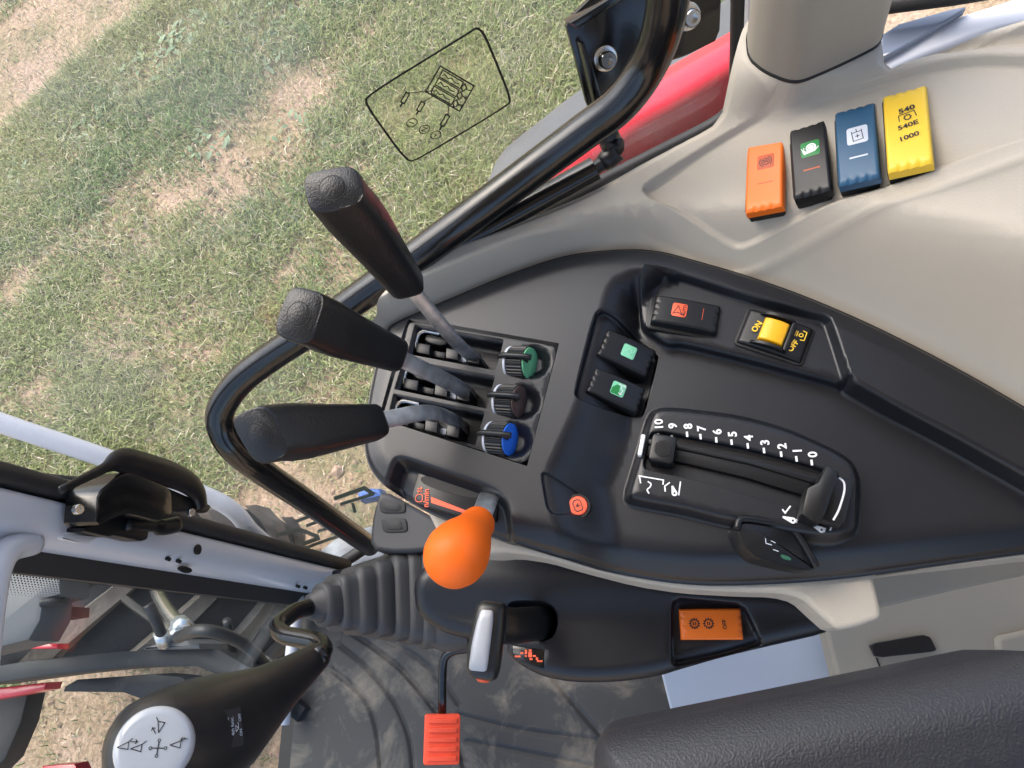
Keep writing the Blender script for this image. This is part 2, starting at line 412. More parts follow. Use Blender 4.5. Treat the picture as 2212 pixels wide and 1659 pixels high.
def sheet(name, outline, hfun, m, parent=None, step=.004, contours=(), holes=(), skirt=.02, rim=()):
    """outline in metres; contours = [(poly, [inward offsets])] adds points along feature edges so that they stay crisp"""
    out = resample(outline, step * .8); 
    pts = [tuple(p) for p in out]; edges = [(i, (i + 1) % len(out)) for i in range(len(out))]
    hs = []
    for h in holes:
        hp = resample(h, step * .8); b = len(pts); pts += [tuple(p) for p in hp]; edges += [(b + i, b + (i + 1) % len(hp)) for i in range(len(hp))]
        hs.append(h)
    cand = []
    loops = [[tuple(p) for p in offset_pts(out, d)] for d in rim]
    for poly, offs in contours:
        pl = resample(poly, step * .5)
        for d in offs: loops.append([tuple(p) for p in offset_pts(pl, d)])
    lo = np.min(out, 0); hi = np.max(out, 0); gx = np.arange(lo[0], hi[0], step); gy = np.arange(lo[1], hi[1], step * .866)
    G = [(x + (step / 2 if j % 2 else 0), y) for j, y in enumerate(gy) for x in gx]
    keep = []
    def adder(c, r):
        H = {}
        def put(p): H.setdefault((int(p[0] // c), int(p[1] // c)), []).append(p)
        def free(p):
            kx, ky = int(p[0] // c), int(p[1] // c)
            for i in (-1, 0, 1):
                for j in (-1, 0, 1):
                    for q in H.get((kx + i, ky + j), ()):
                        if (q[0] - p[0]) ** 2 + (q[1] - p[1]) ** 2 < r * r: return False
            return True
        return put, free
    put, free = adder(.0007, .0006)
    for p in pts: put(p)
    for p in cand:
        if free(p): put(p); keep.append(p)
    npts = list(pts)
    for lp in loops:
        A_ = np.array(lp); inn = sdf(out, A_[:, 0], A_[:, 1]) > .0005; prev = None; first = None
        for p, k in zip(lp, inn):
            if not k: prev = None; continue
            npts.append(p); i = len(npts) - 1
            if prev is not None: edges.append((prev, i))
            prev = i
            if first is None: first = i
        if prev is not None and inn[0] and inn[-1]: edges.append((prev, first))
    pts = npts
    put, free = adder(step * .62, step * .6)
    for p in pts: put(p)
    for p in keep: put(p)
    keep += [p for p in G if free(p)]
    A = np.array(keep)
    ins = sdf(out, A[:, 0], A[:, 1]) > step * .12
    for h in hs: ins &= sdf(h, A[:, 0], A[:, 1]) < -step * .12
    A = A[ins]
    allp = [Vector((float(p[0]) * 100, float(p[1]) * 100)) for p in pts] + [Vector((float(p[0]) * 100, float(p[1]) * 100)) for p in A]
    r = delaunay_2d_cdt(allp, edges, [], 1, 1e-5)
    P = np.array([(v.x / 100, v.y / 100) for v in r[0]]); F = [tuple(f) for f in r[2]]
    if 1:
        C = np.array([P[list(f)].mean(0) for f in F]); ok = sdf(out, C[:, 0], C[:, 1]) > -1e-6
        for h in hs: ok &= sdf(h, C[:, 0], C[:, 1]) < 0
        F = [f for f, k in zip(F, ok) if k]
    X, Y = P[:, 0], P[:, 1]; Z = hfun(X, Y); e = .0002
    nx = -(hfun(X + e, Y) - hfun(X - e, Y)) / (2 * e); ny = -(hfun(X, Y + e) - hfun(X, Y - e)) / (2 * e)
    NN = np.stack([nx, ny, np.ones_like(nx)], 1); NN /= np.linalg.norm(NN, axis=1)[:, None]
    V = [(a, b, c) for (a, b), c in zip(P, Z)]; NL = [tuple(n) for n in NN]
    if skirt:
        cnt = {}
        for f in F:
            for i in range(3):
                k = (min(f[i], f[(i + 1) % 3]), max(f[i], f[(i + 1) % 3])); cnt[k] = cnt.get(k, 0) + 1
        for f in list(F):
            for i in range(3):
                a, b = f[i], f[(i + 1) % 3]
                if cnt[(min(a, b), max(a, b))] == 1:
                    t = nrm(P[b] - P[a]); o = (t[1], -t[0], 0); k = len(V)
                    V += [V[a], V[b], (V[b][0], V[b][1], V[b][2] - skirt), (V[a][0], V[a][1], V[a][2] - skirt)]; NL += [o] * 4
                    F.append((k + 1, k, k + 3, k + 2))
    inv = chain(parent).inverted() if parent is not None else Matrix.Identity(4)
    me = bpy.data.meshes.new(name); me.from_pydata([tuple(inv @ Vector([float(c) for c in v])) for v in V], [], F); me.materials.append(m)
    for p in me.polygons: p.use_smooth = True
    me.normals_split_custom_set_from_vertices([tuple(float(c) for c in n) for n in NL])
    return link(bpy.data.objects.new(name, me), parent)

# ================================================================== SETTING: console and fender trim
ZC = .80; ZGND = -1.05
def T(x, y, z): return Matrix.Translation((x, y, z))
P_OUT = [(837, 690), (924, 653), (1071, 590), (1165, 556), (1237, 536), (1337, 526), (1420, 528), (1505, 551), (1608, 580), (1741, 626), (1875, 683), (2008, 748),
         (2125, 811), (2212, 862), (2420, 985), (2420, 1160), (2212, 1187), (1975, 1220), (1875, 1234), (1741, 1246), (1575, 1253), (1475, 1249), (1370, 1234), (1237, 1206),
         (1104, 1167), (1000, 1131), (890, 1090), (827, 1050), (797, 1020), (779, 980), (777, 920), (797, 800), (825, 712)]
console_out = chaikin(xy(P_OUT, ZC), 2)
P_BASIN = [(1236, 873), (1270, 745), (1302, 622), (1322, 592), (1364, 575), (1430, 575), (1475, 585), (1608, 628), (1700, 652), (1798, 676), (1818, 735), (1842, 812), (1941, 868), (2080, 940), (2212, 1013), (2500, 1180),
           (2500, 1500), (1180, 1500), (1195, 1170), (1168, 1022)]
basin = chaikin(xy(P_BASIN, ZC), 1, q=.12)
P_SHELF = [(1380, 600), (1475, 560), (1810, 650), (1832, 832), (1790, 818), (1620, 772), (1475, 737), (1440, 738), (1385, 700)]
shelf = chaikin(xy(P_SHELF, ZC - .012), 2, q=.15)
P_TWO = [(1300, 686), (1325, 690), (1384, 724), (1424, 756), (1422, 772), (1393, 888), (1380, 894), (1300, 890), (1250, 878), (1244, 863), (1285, 700)]
two = chaikin(xy(P_TWO, ZC - .02), 2, q=.2)
P_BOSS = [(1402, 884), (1430, 874), (1475, 876), (1600, 891), (1700, 918), (1800, 962), (1846, 990), (1864, 1030), (1862, 1100), (1858, 1150), (1800, 1170), (1700, 1156), (1560, 1128), (1475, 1106), (1362, 1086), (1347, 1070), (1375, 980)]
boss = chaikin(xy(P_BOSS, ZC - .016), 2, q=.2)
P_SLOT = [(1402, 930), (1430, 926), (1475, 934), (1620, 962), (1760, 1000), (1818, 1022), (1822, 1036), (1802, 1112), (1790, 1124), (1700, 1094), (1600, 1062), (1475, 1028), (1392, 1012), (1388, 996)]
slot = chaikin(xy(P_SLOT, ZC - .010), 2, q=.15)
P_BLOCK = [(880, 686), (1207, 742), (1138, 1006), (818, 903)]
block = xy(P_BLOCK, ZC)
P_THR = [(846, 984), (875, 980), (960, 1010), (1068, 1046), (1100, 1075), (1110, 1110), (1108, 1260), (870, 1160), (815, 1062)]
thr = chaikin(xy(P_THR, ZC), 2, q=.2)
P_TRI = [(1172, 1021), (1255, 1068), (1272, 1092), (1262, 1117), (1190, 1124)]
tri = chaikin(xy(P_TRI, ZC - .02), 2, q=.15)
def console_h(X, Y):
    out = sdf(console_out, X, Y)
    z = np.full(X.shape, ZC)
    back = sm((Y + .035) / .06)                      # the basin's step is gentle towards the front
    z -= .030 * sm(sdf(basin, X, Y) / (.006 + .045 * back))
    z += .018 * sm(sdf(shelf, X, Y) / .004 + .5) * sm(sdf(basin, X, Y) / .006)
    z += .016 * sm(sdf(boss, X, Y) / .009 + .3)
    z -= .010 * sm(sdf(slot, X, Y) / .0018)
    z -= .011 * sm(sdf(two, X, Y) / .003)
    z -= .045 * sm(sdf(block, X, Y) / .0012)
    z -= .020 * sm(sdf(thr, X, Y) / .011)
    z -= .004 * sm(sdf(tri, X, Y) / .0022)
    z -= .005 * (1 - sm(out / .006)) + .004 * (1 - sm(out / .02))
    low = sm((.10 - X) / .07)
    z -= .016 * low * (1 - sm(out / .03))
    return z
side_console = thing('side_console', 'black moulded right-hand control console with recesses and printed scales', 'console', T(.2, 0, .62))
R0 = np.array([.2, 0, .62])
sheet('console_panel', console_out, console_h, M_BLACK, side_console, step=.0042, skirt=.02, rim=(.003, .006),
      contours=[(basin, (-.0004, .002, .004, .0062)), (shelf, (-.002, 0, .002)), (boss, (-.003, 0, .003, .006)), (slot, (-.0003, .0009, .0021)), (two, (-.0003, .0015, .0033)),
                (block, (-.0003, .0015)), (thr, (0, .004, .008, .011)), (tri, (-.0003, .0011, .0025))])
def hz(px, py, z0=ZC - .02, it=4):
    z = z0
    for _ in range(it):
        p = at(px, py, z); z = float(console_h(np.array([p[0]]), np.array([p[1]]))[0])
    return z
def cons(px, py, dz=.0006):
    z = hz(px, py) + dz; return at(px, py, z)

# ---- lever gate block, sunk into the panel
ZB = ZC - .002
b_in = offset_pts(resample(block, 1), .0016)
bl = [tuple(p) for p in b_in]
CH = [[(896, 700), (1088, 733), (1071, 800), (880, 764)], [(872, 776), (1069, 812), (1051, 882), (852, 840)], [(850, 850), (1047, 889), (1027, 961), (834, 915)]]
CHM = [xy(c, ZB) for c in CH]
BOWL = [at(1152, 780, ZB)[:2], at(1130, 868, ZB)[:2], at(1112, 950, ZB)[:2]]
def block_h(X, Y):
    z = np.full(X.shape, ZB)
    z -= .002 * (1 - sm(sdf(bl, X, Y) / .0018))
    for c in CHM: z -= .034 * sm(sdf(c, X, Y) / .0022)
    for c in BOWL:
        d = np.hypot(X - c[0], Y - c[1]); z -= .009 * (1 - sm((d - .006) / .010))
    return z
sheet('lever_gate_block', chaikin(bl, 2, q=.04), block_h, M_BLACK, side_console, step=.0034, skirt=.03, rim=(.0018,),
      contours=[(c, (-.0003, .0011, .0025)) for c in CHM])
def lerp(a, b, t): return np.array(a, float) * (1 - t) + np.array(b, float) * t
for ci, c in enumerate(CH):
    tl, tr, br, bl_ = [np.array(p, float) for p in c]
    def q(u, v): return lerp(lerp(tl, tr, u), lerp(bl_, br, u), v)
    # notched gate: teeth along the driver's side of the channel with bright scallops between
    for k, (u0, u1) in enumerate(((.08, .24), (.42, .56), (.66, .80))):
        po = [at(*q(u0, .62), ZB - .012)[:2], at(*q(u1, .62), ZB - .012)[:2], at(*q(u1 + .02, .95), ZB - .012)[:2], at(*q(u0 + .02, .95), ZB - .012)[:2]]
        prism('gate_tooth', po, ZB - .034, ZB - .008, M_BLACK2, side_console, bev=.0012, world=True)
    for k, (u0, u1) in enumerate(((.25, .41), (.57, .655))):
        po = [at(*q(u0, .72), ZB - .016)[:2], at(*q(u1, .72), ZB - .016)[:2], at(*q(u1, .93), ZB - .016)[:2], at(*q(u0, .93), ZB - .016)[:2]]
        prism('gate_scallop', po, ZB - .034, ZB - .0165, M_SILVER if k else M_BLACK2, side_console, bev=.0015, world=True)
    # bright U-shaped guide ring at the front end
    pth = [at(*q(.30, .16), ZB - .013), at(*q(.12, .18), ZB - .012), at(*q(.055, .45), ZB - .012), at(*q(.09, .80), ZB - .013)]
    tube('guide_ring', catmull(pth, 6), .0028, M_STEEL, side_console, n=10)
    po = [at(*q(a, b), ZB - .014)[:2] for a, b in ((.16, .26), (.40, .30), (.40, .58), (.15, .55))]
    prism('gate_slider', chaikin(po, 1), ZB - .034, ZB - .0115, M_BLACK2, side_console, bev=.0015, world=True)

# ---- printed scale on the raised boss
ZS = ZC - .0135
for t, (x, y) in zip(('10', '9', '8', '7', '6', '5', '4', '3', '2', '1', '0'), ((1424, 917), (1454, 920), (1487, 921), (1516, 926), (1550, 933), (1583, 938), (1618, 946), (1653, 956), (1690, 964), (1723, 974), (1756, 982))):
    p = cons(x, y) - R0
    lettering(t, .0088, M_WPRINT, side_console, p[0], p[1], p[2] + .0004, 0, .03, name='scale_number')
    p = cons(x - 3, y + (16 if t != '10' else 16)) - R0
    flats('scale_mark', [[(p[0] - .0026, p[1] - .0008), (p[0] + .0016, p[1] - .0008), (p[0] + .0016, p[1] + .0008), (p[0] - .0026, p[1] + .0008)]], M_WPRINT, side_console, p[2] + .0004)
def pxline(pts, dz=.0007, z=None):
    return [tuple((cons(a, b, dz) if z is None else at(a, b, z)) - R0) for a, b in pts]
def print3(name, lines, w, m, parent=side_console, closed=False, dz=.0007, root=R0, z=None):
    zs = [p[2] for ln in lines for p in pxline(ln, dz, z)]
    L2 = [[p[:2] for p in pxline(ln, dz, z)] for ln in lines]
    return strokes(name, L2, w, m, parent, max(zs), closed)
for ln in ([(1384, 1044), (1381, 1028), (1433, 1037), (1432, 1047)], catmull([(1399, 1040), (1406, 1045), (1404, 1052), (1398, 1058), (1402, 1066)], 4), [(1437, 1062), (1436, 1050), (1447, 1042)], [(1470, 1040), (1466, 1070)]): print3('scale_bracket_print', [ln], .0010, M_WPRINT)
for ln in ([(1690, 1100), (1696, 1108), (1703, 1098)], [(1722, 1118), (1720, 1130)], [(1786, 1126), (1798, 1134), (1793, 1146)], [(1783, 1140), (1780, 1150)]): print3('lever_symbol_print', [ln], .0011, M_WPRINT)
for a, b in (((1690, 1117), (1712, 1125)), ((1754, 1135), (1774, 1145)), ((1452, 1050), (1457, 1066))):
    pa, pb = np.array(cons(*a)) - R0, np.array(cons(*b)) - R0
    d = nrm((pb - pa)[:2]); n2 = np.array([-d[1], d[0]])
    flats('lever_pointer_print', [[tuple(pa[:2] + n2 * .0006), tuple(pa[:2] - n2 * .0006)] + [tuple(pb[:2] + .0022 * (d * math.cos(t) - n2 * math.sin(t))) for t in np.linspace(1.6, -1.6, 9)][::1]], M_WPRINT, side_console, max(pa[2], pb[2]) + .0012)
    flats('lever_pivot_print', [circ(pb[0], pb[1], .0008, 10)], M_BPRINT, side_console, max(pa[2], pb[2]) + .0014)
# curved slider cover in the slot
cv = [(1400, 950), (1475, 962), (1620, 993), (1760, 1035)]; cw = [(1396, 985), (1475, 1000), (1610, 1032), (1740, 1072)]
po = [at(*p, ZC - .019)[:2] for p in cv] + [at(*p, ZC - .019)[:2] for p in cw[::-1]]
prism('slot_cover', po, ZC - .028, ZC - .0185, M_BLACK2, side_console, bev=.0015, world=True)
po = [at(*p, ZC - .017)[:2] for p in [(x, y - 2) for x, y in cv]] + [at(*p, ZC - .017)[:2] for p in [(x, y + 10) for x, y in cv[::-1]]]
prism('slot_rail', po, ZC - .028, ZC - .0165, M_BLACK2, side_console, bev=.001, world=True)

# ---- throttle quadrant plate with its printed wedge
ZT = ZC - .019
po = [at(*p, ZT)[:2] for p in ((905, 1015), (930, 1018), (1072, 1062), (1078, 1085), (1070, 1135), (980, 1112), (897, 1088), (890, 1072))]
prism('throttle_plate', chaikin(po, 1, q=.15), ZT - .01, ZT + .0012, M_BLACK2, side_console, bev=.001, world=True)
po = [at(*p, ZT + .0025)[:2] for p in ((912, 1022), (1040, 1060), (1034, 1082), (905, 1046))]
prism('throttle_slot', chaikin(po, 2), ZT - .004, ZT + .0018, M_DARK, side_console, world=True)
pw = [tuple((at(*p, ZT + .0018) - R0)[:2]) for p in ((931, 1073), (931, 1086), (1006, 1110), (1008, 1103))]
flats('throttle_wedge_print', [pw], M_REDOR, side_console, ZT + .0018 - R0[2])
p = at(921, 1076, ZT + .0016) - R0
lettering('n/min', .0066, M_REDOR, side_console, p[0], p[1], p[2] + .0003, 0, .02)
pp = at(905, 1076, ZT + .0016) - R0
strokes('engine_symbol_print', [[(-.003, -.002), (-.003, .0012), (-.0015, .0026), (.0015, .0026), (.003, .0012), (.003, -.002), (.0015, -.003), (-.0015, -.003)]], .0006, M_REDOR, side_console, pp[2] + .0003, True, pp[0], pp[1])
strokes('engine_arrow_print', [[(.0055, -.0026), (.0055, .001)], [(.0043, 0), (.0055, .0014), (.0067, 0)], [(.0078, .0014), (.0078, -.002)], [(.0068, -.001), (.0078, -.0024), (.0088, -.001)]], .0006, M_REDOR, side_console, pp[2] + .0004, False, pp[0], pp[1])

# ================================================================== beige fender trim
ZF = .838
P_FEND = [(800, 724), (838, 664), (905, 606), (987, 550), (1130, 480), (1284, 392), (1400, 335), (1474, 300), (1556, 264), (1572, 210), (1600, 118), (1640, 60), (1760, 40), (1900, 60), (1915, 148),
          (1990, 108), (2100, 72), (2260, 20), (2470, 0), (2470, 1080), (2300, 940), (2212, 890), (2008, 775), (1875, 706), (1741, 650), (1608, 604), (1505, 574), (1420, 552), (1337, 549), (1237, 560), (1071, 614), (924, 680), (850, 718), (830, 760)]
def zb(X, Y):
    """the fender climbs towards the rear, over the wheel"""
    t = -(Y + .02); return ZF + .40 * np.where(t > .04, t - .02, np.where(t > 0, t * t / .08, 0))
def xyf(pts, dz=0.0):
    o = []
    for a, b in pts:
        z = ZF
        for _ in range(14): p = at(a, b, z + dz); z = .5 * z + .5 * float(zb(p[0], p[1]))
        o.append(tuple(at(a, b, z + dz)[:2]))
    return o
_k = P_FEND.index((2470, 1080))
fend = chaikin(xy(P_FEND[:3], ZC) + xy(P_FEND[3:4], ZC + .008) + xy(P_FEND[4:5], ZC + .022) + xyf(P_FEND[5:_k]) + [(xyf([(2470, 500)])[0][0] - .25, -.36)] + xy(P_FEND[_k + 1:], ZC), 1, q=.2)
P_TRAY = [(1388, 378), (1475, 330), (1600, 264), (1708, 214), (1830, 184), (1908, 160), (2008, 130), (2120, 112), (2300, 118), (2330, 270), (2212, 302), (1981, 367), (1808, 417), (1650, 461), (1610, 470), (1560, 462), (1475, 436), (1400, 412), (1382, 394)]
tray = chaikin(xyf(P_TRAY), 2, q=.22)
P_SKIRT = [(1160, 521), (1250, 480), (1337, 458), (1400, 458), (1475, 478), (1568, 504), (1640, 490), (1808, 445), (2008, 389), (2212, 330), (2480, 250), (2480, 700), (2212, 640), (2008, 566), (1741, 510), (1475, 500), (1300, 508)]
skirtp = xyf(P_SKIRT, .004)
ridge = skirtp[:11]
black_edge = xy(P_OUT[:15], ZC)
P_SHELFR = [(1925, 135), (2020, 84), (2110, 62), (2260, 40), (2480, 0), (2480, 100), (2212, 100), (2060, 112)]
shelfr = chaikin(xyf(P_SHELFR), 1)
ZSEAM = .896
pil_out = chaikin(xy([(1612, 60), (1616, 122), (1650, 152), (1700, 173), (1730, 175), (1790, 150), (1850, 122), (1903, 94), (1910, 50), (1850, 10), (1700, 0)], ZSEAM), 2, q=.2)
def fend_h(X, Y):
    d = -sdf(console_out, X, Y)
    top = zb(X, Y)
    w = .012 + .036 * sm((.12 - Y) / .3)
    z = ZC - .017 + (top - .012 - ZC + .017) * sm(d / w + .1)
    z += .012 * sm((d - w) / .05)
    z -= .0075 * sm(sdf(tray, X, Y) / .0055)
    dr = pdist(ridge, X, Y)
    z += .0022 * np.exp(-(dr / .0032) ** 2)
    o = sdf(fend, X, Y)
    z -= .004 * (1 - sm(o / .006))
    z -= .010 * sm(sdf(shelfr, X, Y) / .008)
    a_ = np.maximum(-sdf(pil_out, X, Y), 0); b_ = np.maximum(-sdf(tray, X, Y), 0)
    k_ = (1 - sm(a_ / (a_ + b_ + .004))) ** 1.3 * (1 - sm(a_ / .06))
    z = z + (ZSEAM - .0025 - z) * k_
    return z
fender_trim = thing('fender_trim', 'beige moulded fender trim panel beside the window with a shallow switch tray', 'trim panel', T(.35, -.05, .7), kind='structure')
sheet('trim_panel', fend, fend_h, M_BEIGE, fender_trim, step=.0062, skirt=.06, rim=(.003, .006), contours=[(tray, (-.0003, .0018, .0037, .0058)), (shelfr, (0, .004, .008)), (console_out, (-.002, -.005, -.009, -.014)), (pil_out, (.002, -.0005, -.004, -.008, -.012, -.017, -.023)), (skirtp, (-.005, -.0025, 0, .0025, .005))])
def fz(px, py):
    z = ZF
    for _ in range(5):
        p = at(px, py, z); z = float(fend_h(np.array([p[0]]), np.array([p[1]]))[0])
    return z

# pillar cover: a rounded beige column rising from the trim
def column_ring(z, grow=0):
    pts = [(1612, 60), (1616, 122), (1650, 152), (1700, 173), (1730, 175), (1790, 150), (1850, 122), (1903, 94), (1910, 50), (1850, 10), (1700, 0)]
    c = chaikin(xy(pts, ZSEAM), 2, q=.2)
    ctr = np.mean(c, 0)
    return [np.array([*(ctr + (p - ctr) * (1 + grow) + np.array([.10, .02]) * (z - ZSEAM)), z]) for p in c]
rg = [column_ring(z, g) for z, g in ((ZSEAM - .012, -.02), (ZSEAM - .001, 0), (1.0, -.01), (1.2, -.03), (1.6, -.06), (1.95, -.06))]
v, f = rings_mesh(rg); mesh('pillar_cover', v, f, M_BEIGED, fender_trim, world=True, sharp=50)
sr = column_ring(ZSEAM, .012); v, f = rings_mesh([[np.array([*q[:2], ZSEAM - .0025]) for q in sr], [np.array([*q[:2], ZSEAM + .0005]) for q in sr]])
mesh('shadow_gap_seal', v, f, M_DARK, fender_trim, world=True)

# ================================================================== ROCKER SWITCHES
def rocker_cap(w, l, h, arch=.0012, dish=0.0, grips=3, ge=.0009):
    """curved rocker cap with scalloped grip notches at both ends (long axis = local y)"""
    nx, ny = 37, 25
    V = []; F = []
    xs = np.linspace(-.5, .5, nx); ys = np.linspace(-.5, .5, ny); ys = np.sign(ys) * .5 * (1 - (1 - np.abs(ys) * 2) ** 1.4)
    for b in ys:
        for a in xs:
            ex = max(0, abs(a) * 2 - .86) / .14; ey = max(0, abs(b) * 2 - .90) / .10
            z = h - arch * (abs(b) * 2) ** 2.2 - .0016 * ex ** 2.2 - .0016 * ey ** 2.2
            if abs(b) > .435 and grips:
                t = (a * (grips + 1.4)) ; k = t - round(t)
                if abs(round(t)) <= grips // 2: z -= ge * max(0, 1 - (k / .28) ** 2) * min(1, (abs(b) - .435) / .03)
            V.append((a * w, b * l, z))
    for j in range(ny - 1):
        for i in range(nx - 1): q = j * nx + i; F.append((q, q + 1, q + nx + 1, q + nx))
    ring = [i for i in range(nx)] + [nx - 1 + j * nx for j in range(1, ny)] + [nx * ny - 1 - i for i in range(1, nx)] + [nx * (ny - 1 - j) for j in range(1, ny - 1)]
    b0 = len(V)
    for q in ring: V.append((V[q][0] * 1.01, V[q][1] * 1.01, 0))
    n = len(ring)
    for k in range(n): F.append((ring[k], b0 + k, b0 + (k + 1) % n, ring[(k + 1) % n]))
    F.append(tuple(range(b0, b0 + n)))
    return V, F
def rocker(label, corners, z, m, group, n=(0, 0, 1), h=.008, grips=3, swap=False, base=True, name='rocker_switch', arch=.0014):
    M, w, l = quadframe(corners, z, n)
    ctr = np.array(M.translation) - np.array(M.col[2][:3]) * h
    M2 = M.copy(); M2.translation = V3(ctr)
    rt = thing(name, label, 'switch', M2, group)
    if swap:
        v, f = rocker_cap(l, w, h, arch, grips=grips); v = [(b, -a, c) for a, b, c in v]
    else: v, f = rocker_cap(w, l, h, arch, grips=grips)
    mesh('rocker_cap', v, f, m, rt, sharp=40)
    if base: prism('switch_housing', rrect(w * .97, l * .96, .002, cx=-.0015 * (not swap), cy=.0006), -.009, .0050, M_DARK, rt, bev=.0006)
    return rt, w, l, h
def plate(rt, x, y, w, l, m, z, name='icon_plate', r=.0018):
    return prism(name, [(x + a, y + b) for a, b in rrect(w, l, min(r, w / 3, l / 3))], z - .0025, z, m, rt, bev=.00012)
def fnorm(px, py):
    p = at(px, py, fz(px, py)); e = .012
    g = lambda dx, dy: float(fend_h(np.array([p[0] + dx]), np.array([p[1] + dy]))[0])
    return nrm((-(g(e, 0) - g(-e, 0)) / (2 * e), -(g(0, e) - g(0, -e)) / (2 * e), 1))
TN = nrm((.08, .40, 1))
G4 = 'rocker switches in the beige fender tray'
s1, w, l, h = rocker('orange rocker switch with a circled N brake symbol in the beige tray', [(1603, 303), (1685, 283), (1695, 437), (1618, 453)], fz(1650, 370) + .0085, M_ORANGE, G4, TN, h=.0095)
plate(s1, .001, .008, .0125, .0128, mat('faded_orange_print', (.55, .095, .03), .5), h + .00005)
strokes('brake_symbol', [{'p': circ(0, 0, .0028), 'c': True}, arc(0, 0, .0044, 125, 235, 10), arc(0, 0, .0044, -55, 55, 10)], .0006, M_BPRINT, s1, h + .0002, cx=.001, cy=.008, rot=.25)
lettering('N', .0042, M_BPRINT, s1, .001, .008, h + .0004, .25)
plate(s1, .001, -.0105, .0115, .0011, M_ORANGED, h - .0001, 'indicator_bar', r=.0003)
s2, w, l, h = rocker('black rocker switch with a white snail on a green square', [(1703, 273), (1785, 248), (1791, 405), (1713, 425)], fz(1748, 337) + .0085, M_BLACK2, G4, TN, h=.0095)
plate(s2, .001, .0065, .0130, .0132, M_GREEN, h + .00005)
snail = [(-.005, -.0035), (.003, -.0035), (.0055, -.0005), (.0052, -.0028)]
flats('snail_symbol', [[(-.0052, -.0034), (.0025, -.0036), (.0058, -.0012), (.0058, -.0004), (.004, -.0016), (.003, -.0012), (-.0032, -.0012), (-.0046, .0008), (-.0056, .0004)]], M_WPRINT, s2, h + .0002, cx=.001, cy=.0065, rot=.2)
flats('snail_shell', [circ(.0008, .0006, .0036)], M_WPRINT, s2, h + .00026, cx=.001, cy=.0065, rot=.2)
strokes('snail_shell_ring', [arc(.0008, .0006, .0022, -60, 250, 16)], .0004, M_GREEN, s2, h + .0004, cx=.001, cy=.0065, rot=.2)
strokes('snail_feeler', [[(-.005, .0004), (-.0056, .0026)], [(-.0042, .0006), (-.0038, .0026)]], .0005, M_WPRINT, s2, h + .0003, cx=.001, cy=.0065, rot=.2)
plate(s2, .001, -.011, .0115, .0012, M_ORANGED, h - .0001, 'indicator_bar', r=.0003)
s3, w, l, h = rocker('petrol blue rocker switch with a plus cylinder symbol on pale square', [(1803, 238), (1890, 213), (1896, 377), (1808, 397)], fz(1850, 306) + .0085, M_BLUE, G4, TN, h=.0095)
plate(s3, .001, .0055, .0135, .0145, M_GPRINT, h + .00005)
strokes('cylinder_symbol', [[(-.0032, .004), (-.0032, -.0045), (.0032, -.0045), (.0032, .004)], [(-.0028, .0026), (.0028, .0026)], [(0, .0026), (0, .0052)], [(-.0014, -.001), (.0014, -.001)], [(0, -.0024), (0, .0004)]], .0006, M_BPRINT, s3, h + .0002, cx=.001, cy=.0055, rot=.12)
plate(s3, .001, -.0125, .0118, .0014, M_GPRINT, h - .0001, 'indicator_bar', r=.0003)
s4, w, l, h = rocker('large yellow rocker switch printed 540, 540E and 1000', [(1910, 202), (2005, 175), (2008, 347), (1911, 368)], fz(1958, 273) + .0085, M_YELLOW, G4, TN, h=.0105)
lettering('540', .0054, M_BPRINT, s4, .0008, .0138, h + .0003, .16, .03, 1.25)
lettering('540E', .005, M_BPRINT, s4, .0008, .0005, h + .0003, .16, .03, 1.25)
lettering('1000', .005, M_BPRINT, s4, .0008, -.0088, h + .0003, .16, .03, 1.25)
strokes('shaft_symbol', [[(-.0052, -.0022), (-.0048, .0028), (.0048, .0028), (.0052, -.0022)], {'p': circ(0, -.0008, .0018), 'c': True, 'w': .0007}], .0006, M_BPRINT, s4, h + .0002, cx=.0008, cy=.008, rot=.16)
flats('shaft_symbol_tooth', [[(.0022 * math.cos(a) - .0004, -.0008 + .0022 * math.sin(a) - .0004), (.0022 * math.cos(a) + .0004, -.0008 + .0022 * math.sin(a) - .0004), (.0022 * math.cos(a) + .0004, -.0008 + .0022 * math.sin(a) + .0004), (.0022 * math.cos(a) - .0004, -.0008 + .0022 * math.sin(a) + .0004)] for a in np.arange(8) * math.pi / 4], M_BPRINT, s4, h + .0003, cx=.0008, cy=.008, rot=.16).data.name = 'teeth'

# switches in the black console
zsh = ZC - .012
s5, w, l, h = rocker('black rocker switch with red steering AUTO symbol on the console shelf', [(1416, 634), (1560, 658), (1546, 716), (1408, 690)], zsh + .010, M_BLACK2, None, (.04, -.1, 1), h=.012, swap=True)
prism('switch_collar', rrect(w * 1.16, l * 1.28, .005), -.003, .0028, M_BLACK2, s5, bev=.001)
plate(s5, -.0055, .001, .0118, .0118, M_REDOR, h - .0000)
strokes('steering_symbol', [[(-.004, -.0036), (.0036, 0), (-.004, .0036), (-.0022, 0), (-.004, -.0036)]], .0007, M_BPRINT, s5, h + .0002, cx=-.0068, cy=.001, rot=math.pi / 2, closed=False)
lettering('AUTO', .0036, M_BPRINT, s5, -.0018, .001, h + .0003, math.pi / 2 - .05)
plate(s5, .0125, .001, .0013, .0105, M_REDOR, h - .0003, 'indicator_bar', r=.0003)
GG = 'green-symbol rockers in the console recess'
z2 = hz(1335, 800) + .010
s6, w, l, h = rocker('black rocker switch with pale green circuit symbol, nearer the window', [(1311, 708), (1418, 752), (1400, 815), (1294, 762)], z2, M_BLACK2, GG, (.03, -.34, 1), h=.0115, swap=True)
plate(s6, .001, .0005, .0115, .0118, M_MINT, h)
